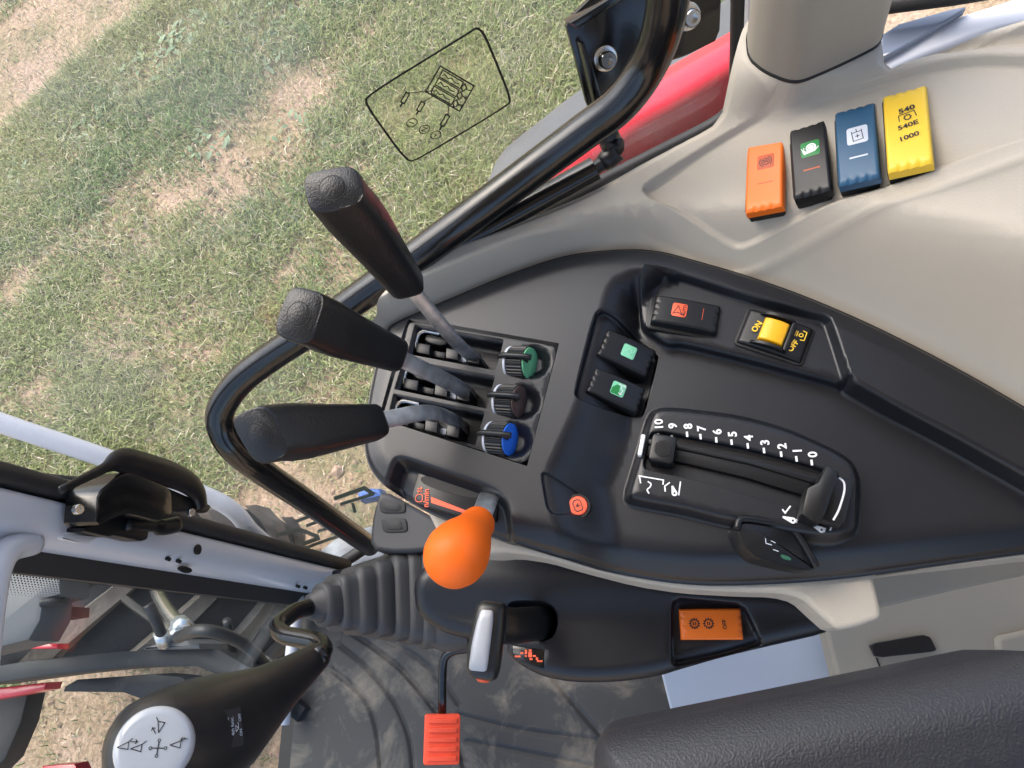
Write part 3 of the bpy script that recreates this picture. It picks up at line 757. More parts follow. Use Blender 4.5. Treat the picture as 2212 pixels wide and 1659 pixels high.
strokes('circuit_symbol', [{'p': circ(0, 0, .0022), 'c': True}, [(-.0042, -.0042), (-.0042, -.0015), (-.0022, 0)], [(.0042, .0042), (.0042, .0015), (.0022, 0)], [(-.0042, .0042), (-.0015, .0042), (0, .0022)], [(.0042, -.0042), (.0015, -.0042), (0, -.0022)]], .0004, mat('light_mint_print', (.38, .74, .6), .5), s6, h + .0002, cx=.001, cy=.0005)
s7, w, l, h = rocker('black rocker switch with green field and plough symbol, nearer the driver', [(1285, 790), (1396, 836), (1380, 893), (1270, 843)], z2, M_BLACK2, GG, (.03, -.34, 1), h=.0115, swap=True)
plate(s7, .001, .0005, .0115, .0118, M_MINT, h)
flats('field_symbol', [[(-.0052, -.0052), (.003, -.0052), (.001, -.001), (.0005, .003), (-.002, .0035), (-.0052, -.0005)]], M_GREEN, s7, h + .0002, cx=.001, cy=.0005)
strokes('plough_symbol', [[(-.001, .0045), (.002, .004), (.002, .001), (.004, 0), (.0025, -.004)], [(.001, -.0028), (.0025, -.0042), (.0042, -.003)], {'p': circ(.004, .0042, .0008, 8), 'c': True}], .0006, M_WPRINT, s7, h + .0003, cx=.001, cy=.0005)
# guarded ON/OFF switch
M8, w8, l8 = quadframe([(1614, 660), (1757, 706), (1735, 785), (1590, 738)], zsh + .006)
M8.translation = V3(np.array(M8.translation) - np.array((0, 0, .006)))
s8 = thing('guarded_switch', 'black guarded ON/OFF switch with a yellow locking slider', 'switch', M8)
prism('switch_collar', rrect(w8 * 1.04, l8 * 1.06, .004), -.002, .0022, M_DARK, s8, bev=.0008)
v, f = rocker_cap(l8 * .94, w8 * .96, .008, .003, grips=0); mesh('rocker_cap', [(b, -a, c) for a, b, c in v], f, M_BLACK2, s8, sharp=40)
for sgn in (-1, 1):
    pr = [(-.017, .004), (-.014, .0105), (-.006, .0142), (.006, .0142), (.0105, .011), (.0125, .004)]
    yy = sgn * l8 * .40; v = []
    for dy in (-.0011, .0011): v += [(a, yy + dy, b) for a, b in chaikin(pr, 1, closed=False)]
    nn = len(v) // 2; f = [tuple(range(nn)), tuple(range(nn, 2 * nn))] + [(i, (i + 1) % nn, nn + (i + 1) % nn, nn + i) for i in range(nn)]
    mesh('guard_wall', v, f, M_BLACK2, s8, sharp=30)
prism('guard_bridge', rrect(.003, l8 * .8, .001, cx=.0105), .005, .0112, M_BLACK2, s8, bev=.0008)
v, f = rocker_cap(l8 * .60, .0190, .0070, .0022, grips=0); mesh('locking_slider', [(b - .0015, -a, c + .0065) for a, b, c in v], f, M_AMBER, s8, sharp=40)
lettering('ON', .0062, M_YELLOW, s8, -.0145, .0005, .0084, math.pi / 2 - .25, .03)
lettering('OFF', .0058, M_YELLOW, s8, .0155, -.005, .0072, math.pi / 2 - .25, .03)
strokes('shaft_symbol', [[(.0185, .0095), (.0215, .009), (.0215, .002), (.0185, .0015)], {'p': circ(.0182, .0055, .0014), 'c': True}, [(.0125, .0045), (.0125, .009)], [(.0138, .0035), (.0138, .0085)], [(.0152, .0035), (.0152, .008)]], .0007, M_YELLOW, s8, .0071)

# orange push button in the small triangular pocket
pb = at(1248, 1092, hz(1246, 1095) + .004)
s9 = thing('push_button', 'round orange push button with engine A symbol beside the scale', 'button', T(*(pb - np.array((0, 0, .006)))))
lathe('button_ring', [(.0098, -.004), (.0098, .0035), (.0092, .0042), (.0078, .0042), (.0076, .002)], M_BLACK2, s9)
lathe('button_cap', [(.0075, -.002), (.0075, .0048), (.0069, .0058), (.003, .0061), (.0003, .0061)], M_REDOR, s9)
strokes('engine_symbol', [[(-.0042, -.002), (-.0042, .002), (-.0026, .003), (.0026, .003), (.0044, .0016), (.0044, -.0016), (.0026, -.003), (-.0026, -.003)]], .0006, M_BPRINT, s9, .0063, True, rot=.35)
lettering('A', .0044, M_BPRINT, s9, 0, 0, .0065, .35 + math.pi / 2 - 1.3)

# slider on the scale, and the rear position lever
ps = at(1432, 968, ZC - .004)
sld = thing('depth_stop_slider', 'small black ribbed slider at number 10 of the white scale', 'slider', frame(ps - np.array((0, 0, .016)), at(1475, 976, ZC - .004) - ps, (0, 0, 1)))
prism('slider_block', rrect(.0185, .0215, .003), 0, .0155, M_BLACK2, sld, bev=.0015)
prism('finger_pad', circ(0, .0, .0068, 20), .0150, .0158, M_DARK, sld, bev=.0003)
for k in range(7): prism('finger_rib', rrect(.0008, 2 * math.sqrt(.0062 ** 2 - (k * .0017 - .0051) ** 2), .0003, n=2, cx=k * .0017 - .0051), .0156, .0165, M_BLACK2, sld)
prism('white_pointer', rrect(.0034, .017, .0012, cx=-.0165, cy=.001), .004, .0105, M_WPRINT, sld, bev=.0008)
pl = at(1775, 1066, ZC + .006)
lev = thing('position_lever', 'black angled lever with a white line at the scale zero end', 'lever', frame(pl - np.array((0, 0, .026)), at(1815, 1078, ZC + .006) - pl, (0, 0, 1)))
prism('lever_head', [(-.010, -.019), (-.002, -.0215), (.0035, -.0205), (.0055, -.012), (.007, .012), (.0065, .0185), (.002, .0195), (-.0015, .0195), (-.0045, .006), (-.0105, .000)], .008, .030, M_BLACK2, lev, bev=.002)
prism('lever_slide', rrect(.020, .034, .004, cx=.010), 0, .022, M_BLACK2, lev, bev=.002)
strokes('white_line', [catmull([(.0118, -.015), (.0135, -.008), (.0142, 0), (.0142, .008), (.0125, .0135), (.009, .0155)], 4)], .0014, M_WPRINT, lev, .0223)

# black paddle switch on the driver's side of the console
pp = at(1655, 1182, ZC - .012)
pad = thing('paddle_switch', 'black hooded paddle switch with green lamp on the console flank', 'switch', frame(pp - np.array((0, 0, .03)), at(1740, 1195, ZC - .012) - pp, (0, -.25, 1)))
po = chaikin([(-.029, .007), (-.024, .016), (.006, .017), (.015, .013), (.031, -.008), (.0295, -.011), (.010, -.0115), (-.012, -.0105), (-.022, -.004)], 2, q=.18)
prism('paddle_body', po, 0, .026, M_BLACK2, pad, bev=.003)
ro = [(-.0285, .008), (-.024, .0165), (.006, .0175), (.0155, .0135), (.0312, -.0075)]
v, f = tube_vf([(a, b, .0265) for a, b in catmull(ro, 5)], .0026, n=10); mesh('hood_rim', v, f, M_BLACK2, pad)
prism('green_lamp', chaikin([(.004, -.0035), (.012, -.0045), (.0125, -.007), (.006, -.0068)], 1), .0255, .0266, mat('dark_green_lamp', (.03, .12, .07), .4), pad)
strokes('lever_symbol', [[(-.007, .0055), (-.0065, .002), (-.002, .0015)], [(-.003, .0045), (.0005, .0035)], [(-.001, -.0015), (.003, -.002)]], .0006, M_GPRINT, pad, .0263)

# ================================================================== DIALS
GD = 'flow dials at the rear of the lever gates'
for nm, (cx_, cy_), m, lb in (('green', (1124, 778), M_MINTD, 'ribbed black flow dial with green face, nearest the window'),
                              ('brown', (1101, 862), M_BROWN, 'ribbed black flow dial with brown face, middle of three'),
                              ('blue', (1081, 944), M_BLUED, 'ribbed black flow dial with bright blue face, nearest the driver')):
    p = at(cx_, cy_, ZB + .004)
    q = at(cx_ + 60, cy_ + 9, ZB + .004)
    ax = nrm(q - p); up = nrm(np.array((0, 0, 1.)) + .42 * np.cross(np.array((0, 0, 1.)), ax) * 0)
    axt = nrm(ax + np.array((0, 0, .30)))
    # local z = dial axis (towards the rear, tipped up), local x = up
    M = frame(p - np.array((0, 0, .006)), np.array((0, 0, 1.)), axt)
    dt = thing('flow_dial', lb, 'dial', M, GD)
    n = 120; R = .0138
    rings = []
    for (rr, zz) in ((.93, -.0082), (1, -.0074), (1, .0062), (.95, .0072)):
        rings.append([((R * rr - (.0007 if (k // 2) % 2 and abs(rr - 1) < .01 else 0)) * math.cos(2 * math.pi * k / n), (R * rr - (.0007 if (k // 2) % 2 and abs(rr - 1) < .01 else 0)) * math.sin(2 * math.pi * k / n), zz) for k in range(n)])
    v, f = rings_mesh(rings); mesh('ribbed_drum', v, f, M_BLACK2, dt, smooth=False)
    lathe('white_ring', [(R * .9, -.0108), (R * .97, -.0105), (R * .97, -.0086), (R * .9, -.0084)], M_GPRINT, dt)
    lathe('coloured_face', [(R * .93, .0070), (R * .92, .0082), (R * .5, .0092), (.0002, .0094)], m, dt)
    bx_ = .0112
    v, f = tube_vf(catmull([(bx_ + .0025, 0, -.0135), (bx_ + .0042, 0, -.008), (bx_ + .0042, 0, 0), (bx_ + .0036, 0, .008), (bx_ + .001, 0, .0148)], 4), .0024, n=10); mesh('pointer_bar', v, f, M_BLACK2, dt)
    prism('pointer_foot', [(bx_ - .006, -.0028), (bx_ + .004, -.0022), (bx_ + .004, .0022), (bx_ - .006, .0028)], -.002, .0095, M_BLACK2, dt, bev=.0008)

# ================================================================== SPOOL LEVERS
GL = 'long-handled hydraulic levers on the console'
def handle_loft(A, B, side, secs, p=3.2, n=32):
    """A lower end, B upper end; side = width direction; secs: (t, halfwidth, halfthick, shift along side, shift along v)"""
    A, B = np.array(A), np.array(B); t = nrm(B - A); u = nrm(np.array(side) - t * np.dot(side, t)); v = np.cross(t, u); rings = []
    for s_, a, b, du, dv in secs: rings.append(superring(A + (B - A) * s_ + u * du + v * dv, u, v, a, b, p, n))
    return rings, t, u, v
def spool_lever(label, base, bend, hA, hB, tipdir, wid, sidep, flip=1):
    """base/bend/hA/hB = (px, py, z): shaft foot, shaft bend, handle lower and upper end"""
    b0, b1, a, b = [at(*q_) for q_ in (base, bend, hA, hB)]
    rt = thing('spool_lever', label, 'lever', T(*b0), GL)
    ax = nrm(b - a); side = nrm(at(*sidep) - a); side = nrm(side - ax * side.dot(ax)); vv = np.cross(ax, side)
    path = fillet([b0 - np.array((0, 0, .02)) * 1, b0, b1, a + ax * .02], .022, 6)
    v, f = tube_vf(path, .0064, n=12, flat=.42, hint=vv); mesh('steel_shaft', v, f, M_ZINC, rt, world=True, sharp=70)
    W = wid
    secs = [(0, W * .56, W * .42, 0, 0), (.012, W * .68, W * .52, 0, 0), (.04, W * .74, W * .57, 0, 0), (.25, W * .82, W * .62, 0, 0), (.5, W * .92, W * .68, 0, 0), (.68, W * 1.0, W * .72, -W * .02, 0),
            (.80, W * 1.03, W * .72, -W * .06, 0), (.88, W * 1.0, W * .69, -W * .10, 0)]
    rings, t, u, v3 = handle_loft(a, b, side, secs, p=3.8)
    # slanted, slightly bowed end face towards tipdir
    td = np.array(tipdir, float)
    last = rings[-1]; c = np.mean(last, 0)
    nface = nrm(t * .62 + nrm(CAM - b) * .62 + td[0] * .25 * u)
    for k, (sc, lift) in enumerate(((1.0, .42), (.985, .55), (.955, .60), (.90, .62))):
        r2 = []
        for q_ in last:
            d = (q_ - c) * sc; s_ = -(d.dot(nface)) / nface.dot(t)
            r2.append(c + d + t * (W * lift * 1.5 + s_ * min(1, .35 + .33 * k)))
        rings.append(r2)
    v, f = rings_mesh(rings); mesh('grip', v, f, M_GRIP, rt, world=True, sharp=75)
    # oval inset on the end face
    fc = np.mean(rings[-1], 0); e1 = nrm(u - nface * u.dot(nface)); e2 = np.cross(nface, e1)
    M = Matrix(((e1[0], e2[0], nface[0], fc[0]), (e1[1], e2[1], nface[1], fc[1]), (e1[2], e2[2], nface[2], fc[2]), (0, 0, 0, 1)))
    o = prism('oval_cap', [(W * .44 * math.cos(k), W * .40 * math.sin(k)) for k in np.linspace(0, 2 * math.pi, 32, endpoint=False)], -.003, .0007, M_GRIP, rt, bev=.0003)
    o.matrix_basis = chain(rt).inverted() @ M
    o = prism('oval_groove', [(W * .48 * math.cos(k), W * .44 * math.sin(k)) for k in np.linspace(0, 2 * math.pi, 32, endpoint=False)], -.003, .0004, M_DARK, rt)
    o.matrix_basis = chain(rt).inverted() @ M
    return rt
spool_lever('black grained lever handle leaning towards the window, topmost of three', (1028, 778, ZC - .016), (985, 740, ZC + .02), (884, 622, ZC + .085), (727, 408, ZC + .205), (-.25, .62), .0172, (930, 612, ZC + .085))
spool_lever('black grained lever handle in the middle of three', (1012, 850, ZC - .016), (960, 820, ZC + .022), (858, 768, ZC + .075), (652, 688, ZC + .172), (-.35, .60), .0168, (842, 802, ZC + .075))
spool_lever('black grained lever handle leaning towards the driver, lowest of three', (992, 912, ZC - .016), (935, 886, ZC + .03), (818, 912, ZC + .075), (575, 944, ZC + .16), (.55, .40), .0168, (824, 945, ZC + .075))

# ================================================================== THROTTLE
t0, t1 = at(1060, 1062, ZC - .018), at(1036, 1124, ZC + .012); t2 = at(962, 1232, ZC + .075)
thl = thing('throttle_lever', 'bright orange pear-shaped hand throttle knob on a flat steel stem', 'lever', T(*t0))
v, f = tube_vf([t0 - np.array((0, 0, .02)), t0, lerp(t0, t1, .5), t1, t1 + (t2 - t1) * .1], .0088, n=12, flat=.3, hint=(.2, -.3, 1)); mesh('steel_stem', v, f, M_ZINC, thl, world=True, sharp=70)
L_ = np.linalg.norm(t2 - t1); Mk = frame(t1, (0, 1, 0), t2 - t1)
kn = lathe('orange_knob', [(.0001, .0), (.0112, .0002), (.0122, .002)] + [(r * 1.0, z * L_) for r, z in ((.0130, .07), (.0137, .16), (.0150, .27), (.0172, .38), (.0196, .49), (.0214, .60), (.0222, .70), (.0214, .79), (.0188, .88), (.0145, .945), (.008, .985), (.0002, 1.0))], M_ORANGEK, thl, n=48, sharp=60)
kn.matrix_basis = chain(thl).inverted() @ Mk

# ================================================================== beige console base, lower console
from mathutils.bvhtree import BVHTree
def bvh(o):
    M = chain(o); me = o.data
    return BVHTree.FromPolygons([M @ v.co for v in me.vertices], [tuple(p.vertices) for p in me.polygons])
def hit(tree, px, py):
    h = tree.ray_cast(V3(CAM), V3(ray(px, py))); return (np.array(h[0]), np.array(h[1])) if h[0] is not None else (None, None)
def roundedge(d, r): return np.where(d < r, r - np.sqrt(np.maximum(r * r - (r - np.clip(d, 0, r)) ** 2, 0)), 0)
ZST = .742
strip = chaikin(xy([(925, 1112), (942, 1146), (968, 1174), (1010, 1192), (1054, 1196), (1100, 1192), (1170, 1202), (1237, 1222), (1370, 1256), (1475, 1272), (1600, 1279), (1690, 1281), (1735, 1293), (1775, 1330), (1812, 1362), (1850, 1356), (1880, 1346), (1902, 1338), (1907, 1326),
                    (1897, 1280), (1888, 1248), (1900, 1238), (2212, 1204), (2360, 1186), (2360, 1120), (1700, 1180), (1200, 1120), (1000, 1060), (900, 1060)], ZST), 1, q=.2)
base_root = thing('console_base', 'beige moulded base rim showing below the black console', 'trim panel', T(.0, 0, .5), kind='structure')
sheet('base_rim', strip, lambda X, Y: ZST - roundedge(sdf(strip, X, Y), .005), M_BEIGE, base_root, step=.006, skirt=.05, rim=(.0012, .0028, .005))
# walls behind and below: taupe side wall and inner panel
def slab(name, pts, z, th, m, parent, r=.004, hf=None, q=.2, n=1, step=.012):
    pl = chaikin(xy(pts, z), n, q=q) if n else xy(pts, z)
    return sheet(name, pl, hf or (lambda X, Y: z - roundedge(sdf(pl, X, Y), r)), m, parent, step=step, skirt=th, rim=(r * .3, r * .65, r) if r else ())
slab('side_wall', [(1870, 1230), (2360, 1170), (2360, 1214), (2100, 1266), (1905, 1312), (1860, 1320)], .60, .03, M_BEIGED, base_root)
lowp = thing('inner_side_panel', 'taupe inner side panel beside the seat with a dark slot', 'trim panel', T(-.05, -.25, .3), kind='structure')
slab('panel_face', [(1768, 1300), (1900, 1260), (2400, 1150), (2400, 1560), (1830, 1560)], .46, .03, M_BEIGED, lowp, r=.006)
slab('dark_slot', [(1878, 1391), (1993, 1371), (2010, 1376), (2024, 1404), (2014, 1408), (1893, 1421)], .4665, .006, M_BLACK2, lowp, r=.001, q=.12)
slab('raised_pocket', [(2150, 1382), (2165, 1370), (2400, 1330), (2400, 1480), (2170, 1480)], .468, .01, M_BEIGED, lowp, r=.006)
v, f = tube_vf([at(1893, 1421, .461), at(1905, 1452, .461)], .0008, n=6); mesh('panel_joint', v, f, M_DARK, lowp, world=True)
pan = thing('storage_lid', 'pale blue-grey flat lid between the console and the armrest', 'lid', T(*at(1600, 1450, .36)))
slab('lid_face', [(1428, 1452), (1640, 1385), (1775, 1345), (1812, 1440), (1806, 1478), (1455, 1560)], .40, .04, M_PANELW, pan, r=.003, q=.04)

ZL = .60
P_LOW = [(1020, 1196), (1100, 1178), (1237, 1205), (1370, 1240), (1475, 1258), (1575, 1266), (1680, 1272), (1742, 1290), (1776, 1326), (1812, 1362), (1660, 1396), (1560, 1420), (1470, 1446), (1420, 1462), (1330, 1474), (1240, 1475), (1170, 1462), (1118, 1434), (1093, 1410),
         (1096, 1388), (1050, 1388), (960, 1370), (900, 1330), (900, 1250), (950, 1200)]
low_out = chaikin(xy(P_LOW, ZL - .012), 2, q=.22)
lslot = chaikin(xy([(1090, 1300), (1120, 1292), (1180, 1296), (1208, 1316), (1206, 1362), (1184, 1390), (1120, 1384), (1085, 1360)], ZL), 2)
lpock = chaikin(xy([(1446, 1296), (1470, 1288), (1596, 1300), (1616, 1312), (1655, 1392), (1640, 1402), (1560, 1424), (1460, 1446), (1444, 1432)], ZL), 1, q=.15)
lwin = xy([(1104, 1390), (1178, 1401), (1175, 1447), (1150, 1440), (1106, 1421)], ZL)
def low_h(X, Y):
    o = sdf(low_out, X, Y)
    z = np.full(X.shape, ZL) + .012 * sm((X - .02) / .05)
    z -= roundedge(o, .016)
    z -= .045 * sm(sdf(lslot, X, Y) / .010)
    z -= .014 * sm(sdf(lpock, X, Y) / .005)
    z -= .0012 * sm(sdf(lwin, X, Y) / .001)
    return z
lowc = thing('lower_console', 'black lower console with range lever slot and orange switch pocket', 'console', T(.03, .02, .3))
R1 = np.array((.03, .02, .3))
sheet('console_shell', low_out, low_h, M_BLACK, lowc, step=.0055, skirt=.06, rim=(.0008, .002, .004, .008, .012, .016), contours=[(lslot, (0, .003, .006, .010)), (lpock, (0, .0025, .005)), (lwin, (0, .001))])
po = [tuple((at(a, b, ZL - .001) - R1)[:2]) for a, b in ((1107, 1394), (1176, 1404), (1173, 1443), (1150, 1437), (1108, 1419))]
prism('pattern_window', po, ZL - .006 - R1[2], ZL - .0004 - R1[2], M_BLACKG, lowc, bev=.0006)
marks = []
for a, b, w_, h_ in ((1118, 1418, 12, 4), (1127, 1411, 7, 4), (1136, 1408, 5, 9), (1145, 1405, 6, 4), (1145, 1414, 8, 12), (1147, 1424, 7, 4), (1154, 1417, 7, 4), (1166, 1428, 12, 4), (1136, 1417, 4, 4), (1160, 1423, 5, 6)):
    marks.append([tuple((at(a + i * w_ / 2, b + j * h_ / 2, ZL) - R1)[:2]) for i, j in ((-1, -1), (1, -1), (1, 1), (-1, 1))])
for mk in marks: flats('pattern_mark', [mk], M_REDOR, lowc, ZL - .0001 - R1[2])
M9 = [(1466, 1316), (1599, 1313), (1606, 1382), (1471, 1381)]
s10, w, l, h = rocker('wide orange rocker switch with two gear symbols and OFF on the lower console', M9, ZL - .002, M_ORANGE, None, (0, 0, 1), h=.011, swap=True)
for gx in (-.0135, -.0005):
    tx = .0036
    strokes('gear_ring', [circ(0, 0, .0035, 24)], .0009, M_BPRINT, s10, h + .0002, True, gx - .0015, .0005)
    for k in range(12):
        a = k * math.pi / 6
        strokes('gear_tooth', [[(.0038 * math.cos(a), .0038 * math.sin(a)), (.0051 * math.cos(a), .0051 * math.sin(a))]], .0011, M_BPRINT, s10, h + .00025, cx=gx - .0015, cy=.0005)
    strokes('gear_core', [[(-.0016, -.0009), (.0016, -.0009)], [(-.0016, .0009), (.0016, .0009)]], .0009, M_BPRINT, s10, h + .0003, cx=gx - .0015, cy=.0005, rot=1.57)
lettering('OFF', .005, M_BPRINT, s10, .0125, -.0005, h + .0003, math.pi / 2)

# range lever with silver insert
a_, b_ = at(1064, 1300, .70), at(1044, 1466, .695)
rl = thing('range_lever', 'black range lever with satin silver grip insert beside the orange knob', 'lever', T(*at(1190, 1345, ZL - .04)))
ax = nrm(b_ - a_); side = nrm(at(1120, 1306, .70) - a_)
secs = [(0, .0085, .008, .001, 0), (.02, .0105, .0098, .001, 0), (.08, .0125, .0112, 0, 0), (.3, .0140, .012, -.0008, 0), (.6, .0148, .0125, -.0015, 0), (.85, .0142, .012, -.001, 0), (.95, .0125, .0108, -.0005, 0), (.99, .0105, .009, 0, 0), (1.0, .0085, .007, 0, 0)]
rings, t, u, v3 = handle_loft(a_, b_, side, secs, p=3)
v, f = rings_mesh(rings); gripo = mesh('grip', v, f, mat('satin_black_plastic', (.015, .015, .016), .35, bump=.05, bscale=900), rl, world=True, sharp=70)
tr = bvh(gripo)
q4 = [(1040, 1316), (1066, 1319), (1066, 1340), (1053, 1447), (1046, 1451), (1016, 1448), (1013, 1440), (1020, 1390), (1030, 1345)]
pts = [hit(tr, *p)[0] for p in resample(chaikin(q4, 2, q=.15), 6)]
pts = [p for p in pts if p is not None]
cN = nrm(np.mean([hit(tr, *p)[1] for p in ((1050, 1340), (1040, 1390), (1030, 1430))], 0))
cen = np.mean(pts, 0); n_ = len(pts)
inn = []
for sc, lf in ((1.0, -.003), (1.0, .0010), (.95, .0017), (.7, .0020), (.35, .0021)):
    ring = []
    for p in pts:
        q_ = cen + (p - cen) * sc; pr = proj(q_)[0]; hh = hit(tr, *pr)[0]
        ring.append((hh if hh is not None else q_) + cN * lf)
    inn.append(ring)
v, f = rings_mesh(inn); mesh('silver_insert', v, f, M_SILVER, rl, world=True, sharp=50)
arm = [at(1075, 1350, .675), at(1110, 1352, .655), at(1150, 1348, .62), at(1195, 1345, .56)]
v, f = tube_vf(catmull(arm, 5), .016, n=16, flat=.55, hint=(0, 0, 1)); mesh('lever_arm', v, f, M_BLACK2, rl, world=True)
M_ = frame(b_ - ax * .001, side, ax); o = lathe('orange_end_button', [(.006, -.002), (.006, .002), (.0045, .0035), (.0003, .004)], M_REDOR, rl); o.matrix_basis = chain(rl).inverted() @ M_

# ---- front end block with two blank plates, gaiter and loader joystick
ZG = .56
blk = chaikin(xy([(824, 1056), (890, 1092), (950, 1125), (975, 1150), (965, 1186), (900, 1194), (840, 1196), (798, 1186), (800, 1130), (812, 1080)], ZG), 1)
fb = thing('console_end_block', 'dark grey console end block with two blank switch plates behind the boot', 'trim panel', T(*at(860, 1130, .4)))
RB = np.array(fb.location)
sheet('block_face', blk, lambda X, Y: ZG - roundedge(sdf(blk, X, Y), .006), mat('dark_grey_moulding', (.035, .036, .041), .5, bump=.12, bscale=1200), fb, step=.006, skirt=.12, rim=(.001, .003, .006))
for c in ([(818, 1078), (876, 1083), (877, 1109), (823, 1109)], [(823, 1119), (878, 1119), (882, 1150), (828, 1151)]):
    pl_ = chaikin(xy(c, ZG), 2, q=.15); o = prism('blank_plate', pl_, ZG - .003, ZG + .0018, M_RUBBER, fb, bev=.0008, world=True)
    ctr = np.mean(pl_, 0); pl2 = [ctr + (np.array(p) - ctr) * .62 for p in pl_]; prism('blank_centre', pl2, ZG - .002, ZG + .0026, M_RUBBER, o, bev=.0006, world=True)
jt = thing('loader_joystick', 'black loader joystick with white symbol cap on a cranked rod and ribbed rubber boot', 'joystick', T(*at(960, 1285, .45)))
gst = [(1030, 1282, .50, 112), (960, 1284, .500, 112), (925, 1286, .505, 104), (890, 1288, .515, 94), (855, 1290, .525, 86), (815, 1293, .54, 76), (778, 1296, .555, 68), (742, 1300, .57, 56), (712, 1304, .585, 44), (690, 1308, .595, 32), (668, 1312, .605, 25)]
cen = [at(a, b, c) for a, b, c, d in gst]; rings = []
for i, (a, b, c, d) in enumerate(gst):
    tdir = nrm(cen[min(i + 1, len(cen) - 1)] - cen[max(i - 1, 0)]); u = nrm(np.array((1., 0, 0)) - tdir * tdir[0]); v3 = np.cross(tdir, u)
    dist = np.linalg.norm(cen[i] - CAM); r = d * dist / FOC
    p_ = 4.5 if i < 8 else 2.4
    if 1 < i < 9:      # stepped bellows: a soft shoulder, then the next smaller tier
        nxt = gst[i + 1][3] * dist / FOC
        rings.append(superring(cen[i] - tdir * .004, u, v3, r * 1.00, r * .82, p_, 36)); rings.append(superring(cen[i] + tdir * .006, u, v3, r * 1.0, r * .82, p_, 36))
        rings.append(superring(cen[i] + tdir * .011, u, v3, r * .96, r * .78, p_, 36)); rings.append(superring(cen[i] + tdir * .0125, u, v3, (r + nxt) / 2 * .93, (r + nxt) / 2 * .76, p_, 36))
    else: rings.append(superring(cen[i], u, v3, r, r * .82, p_, 36))
v, f = rings_mesh(rings); mesh('rubber_boot', v, f, M_GAITER, jt, world=True, sharp=80)
rod = fillet([at(680, 1310, .60), at(640, 1318, .625), at(596, 1352, .66), at(610, 1372, .675), at(690, 1386, .69), at(702, 1404, .70), at(682, 1422, .715)], .022, 6)
v, f = tube_vf(rod, .0085, n=16); mesh('cranked_rod', v, f, M_BLACKG, jt, world=True)
hs_ = [(694, 1412, .700, 22), (686, 1418, .705, 27), (660, 1438, .718, 33), (620, 1468, .738, 43), (575, 1502, .760, 56), (525, 1536, .785, 74), (475, 1568, .812, 92), (425, 1594, .838, 103), (385, 1612, .858, 106), (352, 1622, .874, 102)]
cen = [at(a, b, c) for a, b, c, d in hs_]; rings = []
capn = nrm((CAM - cen[-1]) + .22 * np.array((0, .6, .2)))
for i, (a, b, c, d) in enumerate(hs_):
    tdir = nrm(cen[min(i + 1, len(cen) - 1)] - cen[max(i - 1, 0)])
    u = nrm(np.cross(tdir, CAM - cen[i])); v3 = np.cross(tdir, u)
    r = d * np.linalg.norm(cen[i] - CAM) / FOC
    rings.append(superring(cen[i], u, v3, r, r * .92, 2.3, 40))
tdir = nrm(cen[-1] - cen[-2]); R_ = hs_[-1][3] * np.linalg.norm(cen[-1] - CAM) / FOC
for sc, lf in ((.93, .35), (.80, .58), (.55, .78), (.25, .88), (.02, .9)):
    rings.append([cen[-1] + (q_ - cen[-1]) * sc + tdir * R_ * lf for q_ in rings[len(hs_) - 1]])
v, f = rings_mesh(rings); grip = mesh('grip', v, f, mat('satin_black_grip', (.014, .0142, .0155), .38, bump=.04, bscale=600), jt, world=True, sharp=80)
tg = bvh(grip)
# symbol cap: dome disc seated on the grip end
pc, ncap = hit(tg, 332, 1612)
ncap = nrm(ncap + 1.2 * nrm(CAM - pc)); Mc = frame(pc - ncap * .004, nrm(atp(420, 1612, pc, ncap) - pc), ncap)
cap = lathe('symbol_cap', [(.0228, -.006), (.0225, .003), (.0217, .0050), (.0200, .0062), (.0175, .0068), (.012, .0071), (.0003, .0072)], mat('glossy_white_plastic', (.42, .44, .47), .18, coat=.5), jt, n=48, sharp=60)
cap.matrix_basis = chain(jt).inverted() @ Mc
zz = .0075
bucket = [[(-.003, -.002), (.003, -.0005), (.001, .003), (-.003, -.002)], [(.001, .003), (.002, .0055)]]
for (x_, y_, r0) in ((.002, .011, .9), (-.0085, -.001, -.5), (.013, .001, -.5), (-.016, .0, -.4)):
    o = strokes('bucket_symbol', bucket, .0005, M_BPRINT, cap, zz, cx=x_, cy=y_, rot=r0)
for (x_, y_, r0) in ((-.001, .0085, 2.2), (-.011, .0025, 0), (.017, .004, 3.2)):
    strokes('arrow_symbol', [[(-.002, 0), (.002, 0)], [(.0008, .0012), (.002, 0), (.0008, -.0012)]], .0005, M_BPRINT, cap, zz, cx=x_, cy=y_, rot=r0)
strokes('shift_pattern', [[(-.0035, 0), (.0035, 0)], [(0, -.0035), (0, .0035)]], .0006, M_BPRINT, cap, zz, cx=.003, cy=-.001)
for dx, dy in ((-.0042, 0), (.0042, 0), (0, .0042), (0, -.0042)): strokes('shift_ring', [circ(.003 + dx, -.001 + dy, .0008, 10)], .0004, M_BPRINT, cap, zz, True)
pd, nd = hit(tg, 503, 1572)
ndl = nrm(nd + .6 * nrm(CAM - pd)); Md = frame(pd + ndl * .0006, nrm(atp(560, 1562, pd, ndl) - pd), ndl)
dec = prism('function_label', rrect(.0135, .024, .0012), -.002, .0002, M_BPRINT, jt); dec.matrix_basis = chain(jt).inverted() @ Md
for tx, x_, sz in (('3rd func.', -.0045, .0034), ('4th func.', -.0008, .0034), ('ON      OFF', .0052, .0028)): lettering(tx, sz, M_GPRINT, dec, x_, .001, .0005, math.pi / 2, 0)
strokes('label_symbol', [[(.0015, -.003), (.0035, -.001), (.0015, .001), (.0015, -.003)], [(.0035, -.001), (.0035, .003)]], .0004, M_GPRINT, dec, .0005)

